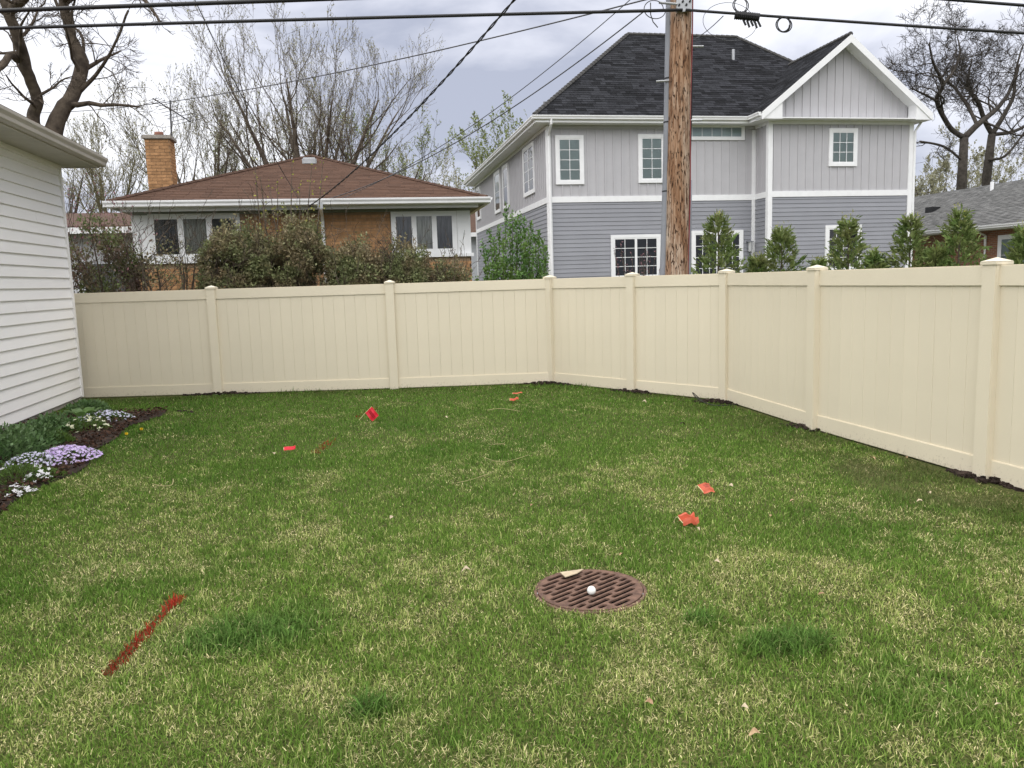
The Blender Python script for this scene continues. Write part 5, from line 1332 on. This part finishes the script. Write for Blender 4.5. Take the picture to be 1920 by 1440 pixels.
fallen(970, 737, 'thin orange flag lying closest to the fence corner', 0.13, 0.05, -.3, .25, M_FLAGO, 4, fold=.01)
fallen(1325, 917, 'crumpled orange flag with dark print lying in the right lawn', 0.10, 0.085, .25, .55, M_FLAGO, 5, True, fold=.012)
fallen(1291, 973, 'plain faded orange flag lying folded right of centre', 0.115, 0.075, .2, .45, M_FLAGO, 6, fold=.028)

def dry_leaf(px, pyy, s, label, m=M_DRYLEAF, seed=0, name='dry_leaf', z=0.045):
    s = s * .62; r = np.random.default_rng(seed); g = gp(px, pyy, z); a = r.uniform(0, 6.28); d = np.array([math.cos(a), math.sin(a), r.uniform(-.2, .4)]); sd = np.array([-math.sin(a), math.cos(a), r.uniform(-.3, .3)])
    P = []; n = 6
    for t in np.linspace(0, 1, n):
        w = s * .34 * math.sin(math.pi * (t * .9 + .07)) * r.uniform(.7, 1.2); c = g + d * s * (t - .5) + Z3 * (.25 * s * math.sin(t * 3.1) * r.uniform(.6, 1.2))
        P.append((c + sd * w + Z3 * w * .6, c, c - sd * w + Z3 * w * .4))
    V = [q for row in P for q in row]
    return tag(MB().add(V, [(i * 3 + j, i * 3 + j + 1, (i + 1) * 3 + j + 1, (i + 1) * 3 + j) for i in range(n - 1) for j in range(2)]).build(name, m), label, 'leaf' if 'leaf' in name else 'wood chip', 'dry leaves and chips on the lawn')
for k, (x, y, s, lab, m) in enumerate((
    (736, 972, .085, 'curled pale dry leaf left of centre in the mid lawn', M_PALELEAF), (874, 1070, .075, 'pale dry leaf left of the drain grate', M_PALELEAF),
    (835, 783, .10, 'pale chip in the far lawn right of the upright flag', M_PALELEAF), (514, 851, .07, 'tan chip beside the narrow red flag', M_PALELEAF),
    (1280, 796, .10, 'dark curled leaf in the far right lawn', M_SOIL), (1208, 754, .09, 'white chip near the far right fence', M_PALELEAF),
    (1370, 912, .06, 'small pale chip right of the printed orange flag', M_PALELEAF), (1308, 992, .06, 'sliver of straw below the folded orange flag', M_PALELEAF),
    (1486, 940, .06, 'tan chip in the right lawn beyond the folded flag', M_DRYLEAF), (1637, 860, .07, 'brown leaf close to the right-hand fence', M_DRYLEAF),
    (1742, 925, .06, 'pinkish chip near the last fence panel', M_PALELEAF), (1725, 941, .07, 'white sliver near the last fence panel', M_PALELEAF),
    (998, 948, .05, 'tiny leaf above the drain grate', M_DRYLEAF), (1445, 968, .05, 'small tan leaf right of the folded orange flag', M_DRYLEAF),
    (1165, 1040, .045, 'tiny tan leaf just beyond the drain grate', M_DRYLEAF), (1345, 1054, .05, 'small pale leaf right of the drain grate', M_PALELEAF),
    (1540, 1115, .05, 'orange-tan sliver in the right foreground lawn', M_DRYLEAF), (1216, 1320, .06, 'brown leaf in the foreground below the grate', M_DRYLEAF),
    (1415, 1377, .06, 'dark folded leaf at the bottom of the lawn', M_DRYLEAF), (1700, 858, .05, 'brown leaf under the last long fence panel', M_DRYLEAF),
    (1397, 1327, .04, 'small white chip low in the right foreground', M_PALELEAF), (1872, 1322, .04, 'pale chip at the right foreground edge', M_PALELEAF))):
    dry_leaf(x, y, s, lab, m, 200 + k, 'wood_chip' if 'chip' in lab or 'sliver' in lab else 'dry_leaf')
pc = gp(1073, 1075, .03)
ps = MB(); a_ = gp(1050, 1074, .022); b_2 = gp(1094, 1068, .035); c_ = gp(1060, 1083, .03)
ps.prism([a_, c_, gp(1082, 1076, .03), b_2], (0, 0, .004))
tag(ps.build('bark_strip', M_PALELEAF), 'pale flat strip lying across the far rim of the drain grate', 'wood chip')
def strand(pts, r, label, m=M_STRAW, name='straw_stalk', group='straw stalks on the lawn', cat='straw'):
    P = [gp(x, y, z) for x, y, z in pts]; t = np.linspace(0, len(P) - 1, len(P) * 5)
    Q = np.stack([Tree._cr(None, np.array(P), q) for q in t])
    return tag(MB().tube(Q, r, 5).build(name, m, None, True), label, cat, group)
strand([(905, 856, .05), (930, 865, .045), (955, 864, .05), (991, 853, .055)], .0018, 'longest curved straw stalk in the mid lawn')
strand([(857, 905, .05), (880, 900, .05), (905, 892, .05), (925, 884, .055)], .0016, 'straw stalk just below the longest one')
strand([(285, 907, .05), (305, 911, .05), (322, 909, .055), (325, 898, .08)], .0025, 'bent pale stalk standing up in the left lawn')
strand([(913, 769, .05), (940, 766, .05), (975, 771, .05)], .0025, 'fine straw stalk in the far centre lawn')
strand([(268, 807, .04), (300, 806, .05), (345, 812, .05)], .0025, 'long thin stalk beside the flower bed tip', M_MOSS)
strand([(922, 833, .05), (945, 832, .05)], .002, 'short straw piece above the longest stalk')
strand([(1085, 722, .0), (1082, 706, .07), (1078, 692, .14), (1070, 679, .22)], .009, 'pale yellow strap sticking up at the fence near the corner', M_HOSE, 'yellow_strap', None, 'strap')
strand([(1318, 752, .02), (1308, 744, .05), (1299, 736, .08), (1302, 742, .05), (1315, 752, .03), (1340, 760, .02), (1372, 759, .02), (1388, 754, .02)], .006, 'thin black wire looping at the foot of the right-hand fence', M_BLACK, 'wire_loop', None, 'wire')

# soil thrown up beside the posts
def soil(px0, px1, pyy0, pyy1, label, seed, wid=0.16, hgt=0.06, n=90):
    n = int(n * 1.5); r = np.random.default_rng(seed); a, b = gp(px0, pyy0), gp(px1, pyy1); mb = MB()
    for k in range(n):
        t = r.random(); c = a + (b - a) * t + np.array([r.normal() * wid * .35, r.normal() * wid * .35, 0]); s = r.uniform(.008, .038) * (1 - .35 * abs(t - .5))
        bmv = unit(r.normal(size=(8, 3)) * .35 + np.array([(1, 1, 1), (-1, 1, 1), (-1, -1, 1), (1, -1, 1), (1, 1, -1), (-1, 1, -1), (-1, -1, -1), (1, -1, -1)])) * s * r.uniform(.7, 1.2, size=(8, 1))
        c[2] = s * .2 + hgt * .45 * math.sin(math.pi * t) * r.random()
        mb.add(bmv * np.array([1.2, 1.2, .8]) + c, [(0, 1, 2, 3), (7, 6, 5, 4), (0, 4, 5, 1), (1, 5, 6, 2), (2, 6, 7, 3), (3, 7, 4, 0)])
    o = mb.build('loose_soil', M_SOIL, None); stuff(o); o['label'] = label; o['category'] = 'soil'; return o
for k, (x0, y0, x1, y1, lab, w, nn_) in enumerate((
    (350, 741, 480, 738, 'dark crumbled soil at the foot of the leftmost visible fence post', .14, 130), (692, 728, 808, 724, 'dark crumbled soil at the foot of the second back fence post', .16, 150),
    (985, 719, 1080, 722, 'dark crumbled soil at the fence corner post', .14, 110), (1150, 732, 1225, 740, 'dark crumbled soil right of the fence corner', .12, 90),
    (1310, 754, 1385, 757, 'dark crumbled soil at the post where the fence bends', .16, 120), (1482, 798, 1560, 812, 'dark crumbled soil at the second-last visible post', .14, 110),
    (1795, 888, 1925, 918, 'dark crumbled soil at the nearest fence post', .13, 150))):
    soil(x0, x1, y0, y1, lab, 300 + k, w, .06, nn_)
soil(335, 362, 772, 774, 'small dark clod of soil on the grass by the bed tip', 320, .05, .03, 14)

# ================================================================== GRASS (one mesh of single blades)
def grass():
    r = np.random.default_rng(99)
    FP = np.array(nodes)
    def inside(x, y):
        # lawn: right of the bed/garage, this side of the fence
        poly = [(-9, 0.2)] + [tuple(p) for p in nodes[::1]]
        ok = np.ones(len(x), bool)
        for i in range(len(nodes) - 1):
            ax, ay = nodes[i]; bx, by = nodes[i + 1]; nx, ny = (by - ay), -(bx - ax); L = math.hypot(nx, ny)
            dd = ((x - ax) * nx + (y - ay) * ny) / L
            ok &= dd > 0.035
        ok &= ~((x < GX + .03) & (y < GY1 + .02)) & (x > -5.5)
        ok &= ~((x < bed_edge(y) - .01 + .05 * r.random(len(x))) & (y < BY1 + .04 * r.random(len(x))))
        ok &= np.hypot(x - GRATE[0], y - GRATE[1]) > 0.264 + .012 * r.random(len(x))
        return ok
    X = []; Y = []
    # the view cone only, plus a margin of a few steps to each side
    for (d0, d1, dens) in ((1.3, 3.4, 18500), (3.4, 5.0, 14500), (5.0, 7.5, 8600), (7.5, 10.0, 4400), (10.0, 14.5, 3000)):
        a0, a1 = math.radians(90 - 10.6 - 44), math.radians(90 - 10.6 + 46)
        area = (a1 - a0) / 2 * (d1 ** 2 - d0 ** 2); n = int(area * dens)
        d = np.sqrt(r.uniform(d0 ** 2, d1 ** 2, n)); a = r.uniform(a0, a1, n); X.append(d * np.cos(a)); Y.append(d * np.sin(a))
    x = np.concatenate(X); y = np.concatenate(Y); ok = inside(x, y); x, y = x[ok], y[ok]
    dist = np.hypot(x, y)
    # dryness, lushness
    nz = fbm(x * 2.6 + 40, y * 2.2 + 40, 1, 5); nf = fbm(x * 13 + 11, y * 11 + 17, 5, 3)
    dry = np.clip((nz - 0.50) * 1.9 + (nf - .5) * 1.5 + np.interp(dist, [2, 4, 6, 8, 12], [.30, .27, .10, -.06, -.25]), 0, .85)
    lush = np.clip((fbm(x * .9 + 90, y * .9 + 3, 8, 4) - .52) * 4, 0, 1)
    def blob(cx, cy, rx, ry, k=1.0):
        q = ((x - cx) / rx) ** 2 + ((y - cy) / ry) ** 2; return np.clip(1.15 - q, 0, 1) * k
    def pblob(px, pyy, rx, ry, k=1.0): g = gp(px, pyy); return blob(g[0], g[1], rx, ry, k)
    tuft = np.maximum.reduce([pblob(470, 1195, .42, .25, .95), pblob(1312, 1165, .10, .085, 1), pblob(1480, 1212, .25, .14, 1), pblob(690, 1335, .11, .09, 1), pblob(1720, 1300, .3, .3, .4), pblob(560, 1160, .25, .25, .5)])
    tall = np.maximum.reduce([pblob(618, 730, .30, .10, 1), pblob(225, 742, .35, .12, .9), pblob(560, 737, .5, .08, .4), pblob(1610, 822, .14, .30, .6), pblob(1668, 838, .10, .22, .8), pblob(900, 722, .3, .08, .4), pblob(1100, 725, .3, .1, .2)])
    edge = np.clip((x - np.interp(y, [2, 5, 7, 9, 10, 11.4], [4.35, 4.3, 4.2, 4.2, 3.5, 2.7]) + .55) / .55, 0, 1)
    worn = pblob(1720, 905, .50, .9, 1.0) * fbm(x * 4 + 3, y * 3 + 8, 21, 3) * 1.6
    dry = dry * (1 - tuft)
    # straw halo round grate
    dry = np.clip(dry + np.clip(1 - np.abs(np.hypot(x - GRATE[0], y - GRATE[1]) - .30) / .05, 0, 1) * .5 * (r.random(len(x)) > .3), 0, 1)
    spots = np.zeros(len(x))
    for q in range(70):                                                 # worm casts and thin spots
        sd = r.uniform(2.2, 7.5); sa = r.uniform(math.radians(45), math.radians(118)); rad_ = r.uniform(.015, .04)
        spots = np.maximum(spots, ((x - sd * math.cos(sa)) ** 2 + ((y - sd * math.sin(sa)) * 1.0) ** 2 < rad_ ** 2) * .85)
    keep = r.random(len(x)) > np.maximum(0.55 * worn, spots)
    x, y, dist, dry, lush, tuft, tall, edge, worn = [q[keep] for q in (x, y, dist, dry, lush, tuft, tall, edge, worn)]
    n = len(x)
    isdry = r.random(n) < dry * 0.52 + np.interp(dist, [4, 9], [.03, .008])
    L = r.gamma(6, 1 / 6, n) * (0.0235 + .007 * lush) * (.62 + .76 * fbm(x * 9 + 70, y * 8 + 70, 55, 2)) * (1 + tuft * 1.5 + tall * 3.2)
    L = np.where(isdry, L * .55, L)
    nearg = np.hypot(x - GRATE[0], y - GRATE[1]) < .33
    L = np.where(nearg, L * .9, L)
    W = np.interp(dist, [2, 4, 8, 13], [.0025, .0031, .0052, .0080]) * r.uniform(.7, 1.35, n) * (1 + .6 * tuft)
    W = np.where(isdry, W * .85, W)
    az = r.uniform(0, 2 * math.pi, n); lean = np.abs(r.normal(0, .48, n)) + .12
    lean = np.where(isdry, lean + r.uniform(.3, .9, n), lean); lean = np.clip(lean, 0, 1.42)
    bend = r.uniform(.15, .65, n) + tuft * r.uniform(0, .6, n)
    dx, dy = np.cos(az), np.sin(az); sx, sy = -dy, dx
    tw = r.normal(0, .5, n); sx2 = np.cos(az + math.pi / 2 + tw); sy2 = np.sin(az + math.pi / 2 + tw)
    V = np.empty((n, 5, 3), np.float32)
    m1 = .55 * L; l2 = np.clip(lean + bend, 0, 1.55)
    bx, by = x, y
    mx_, my_, mz_ = bx + dx * np.sin(lean) * m1, by + dy * np.sin(lean) * m1, np.cos(lean) * m1 + .001
    tx, ty, tz = mx_ + dx * np.sin(l2) * .45 * L, my_ + dy * np.sin(l2) * .45 * L, mz_ + np.cos(l2) * .45 * L
    zb = np.where(isdry, r.uniform(0, .018, n), 0)
    V[:, 0] = np.stack([bx - sx2 * W / 2, by - sy2 * W / 2, zb], 1); V[:, 1] = np.stack([bx + sx2 * W / 2, by + sy2 * W / 2, zb], 1)
    V[:, 2] = np.stack([mx_ + sx2 * W * .45, my_ + sy2 * W * .45, mz_ + zb], 1); V[:, 3] = np.stack([mx_ - sx2 * W * .45, my_ - sy2 * W * .45, mz_ + zb], 1)
    V[:, 4] = np.stack([tx, ty, tz + zb], 1)
    base = np.arange(n) * 5
    F = np.stack([base, base + 1, base + 2, base + 3, base + 3, base + 2, base + 4], 1).ravel()
    S = np.tile([4, 3], n)
    me = fast_mesh('grass', V.reshape(-1, 3), F, S, M_GRASS)
    # colours of the blades
    g1 = np.array([.088, .180, .022]); g2 = np.array([.205, .308, .060]); g3 = np.array([.056, .138, .018]); tf = np.array([.072, .148, .032]); st = np.array([.72, .64, .36]); st2 = np.array([.45, .41, .19])
    t = r.random(n)[:, None]
    cl = g1 * (1 - t) + g2 * t
    # dark band along the fence: smeared soil plus shade painted into the blades
    mud_shade = np.clip(1 - np.minimum.reduce([np.abs((x - ax) * (by - ay) - (y - ay) * (bx - ax)) / math.hypot(bx - ax, by - ay) for (ax, ay), (bx, by) in zip(nodes[:-1], nodes[1:])]) / .9, 0, 1) * (fbm(x * 3 + 5, y * 3 + 9, 77, 3) > .47)
    m_ = (mud_shade * .55)[:, None]
    pale = (r.random(n) < .06 + .30 * dry)[:, None]; cl = np.where(pale, np.array([.50, .52, .20]), cl)
    q_ = (dry * .55)[:, None]; cl = cl * (1 - q_) + np.array([.40, .43, .14]) * q_
    far = np.interp(dist, [4, 8, 11], [0, .55, .78])[:, None]
    k = np.clip(lush[:, None] * .55 + far, 0, 1) * r.uniform(.4, 1, n)[:, None]; cl = cl * (1 - k) + g3 * k
    k = np.clip(tuft * 1.1 + tall * .7, 0, 1)[:, None] * .72; cl = cl * (1 - k) + tf * k * r.uniform(.7, 1.5, n)[:, None] + 0
    sc = (st * t + st2 * (1 - t)); cl = np.where(isdry[:, None], sc, cl)
    cl *= r.uniform(.62, 1.38, n)[:, None]
    k = (np.clip(worn, 0, 1) * .55)[:, None]; cl = cl * (1 - k) + np.array([.11, .085, .06]) * k
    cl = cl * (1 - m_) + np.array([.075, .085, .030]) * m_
    # red marking paint sprayed on the blades
    def seg(pa, pb, w):
        a, b = gp(*pa)[:2], gp(*pb)[:2]; d = b - a; Ld = np.linalg.norm(d); d /= Ld
        s_ = (x - a[0]) * d[0] + (y - a[1]) * d[1]; q = np.abs((x - a[0]) * -d[1] + (y - a[1]) * d[0])
        wob = w * (.7 + .7 * fbm(s_ * 9 + 4, q * 0 + 2, 31, 2))
        return (s_ > -.01) & (s_ < Ld) & (q < wob * r.uniform(.55, 1.1, n)), s_ / Ld
    for pa, pb, w, pr in (((203, 1268), (337, 1120), .030, .97), ((592, 852), (622, 826), .055, .42), ((668, 786), (704, 766), .05, .22)):
        hit, s_ = seg(pa, pb, w); hit &= r.random(n) < pr
        red = np.array([.36, .035, .020]) * (.65 + .6 * np.clip(s_, 0, 1))[:, None] * r.uniform(.55, 1.25, n)[:, None]
        cl = np.where(hit[:, None], red, cl)
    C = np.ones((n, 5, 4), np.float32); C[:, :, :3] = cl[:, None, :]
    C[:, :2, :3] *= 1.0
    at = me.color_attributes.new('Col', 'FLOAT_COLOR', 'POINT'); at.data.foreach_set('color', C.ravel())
    print('grass blades', n)
    o = link('grass', me); stuff(o); o['label'] = 'short spring lawn, green with straw patches and darker tufts'; o['category'] = 'grass'
grass()
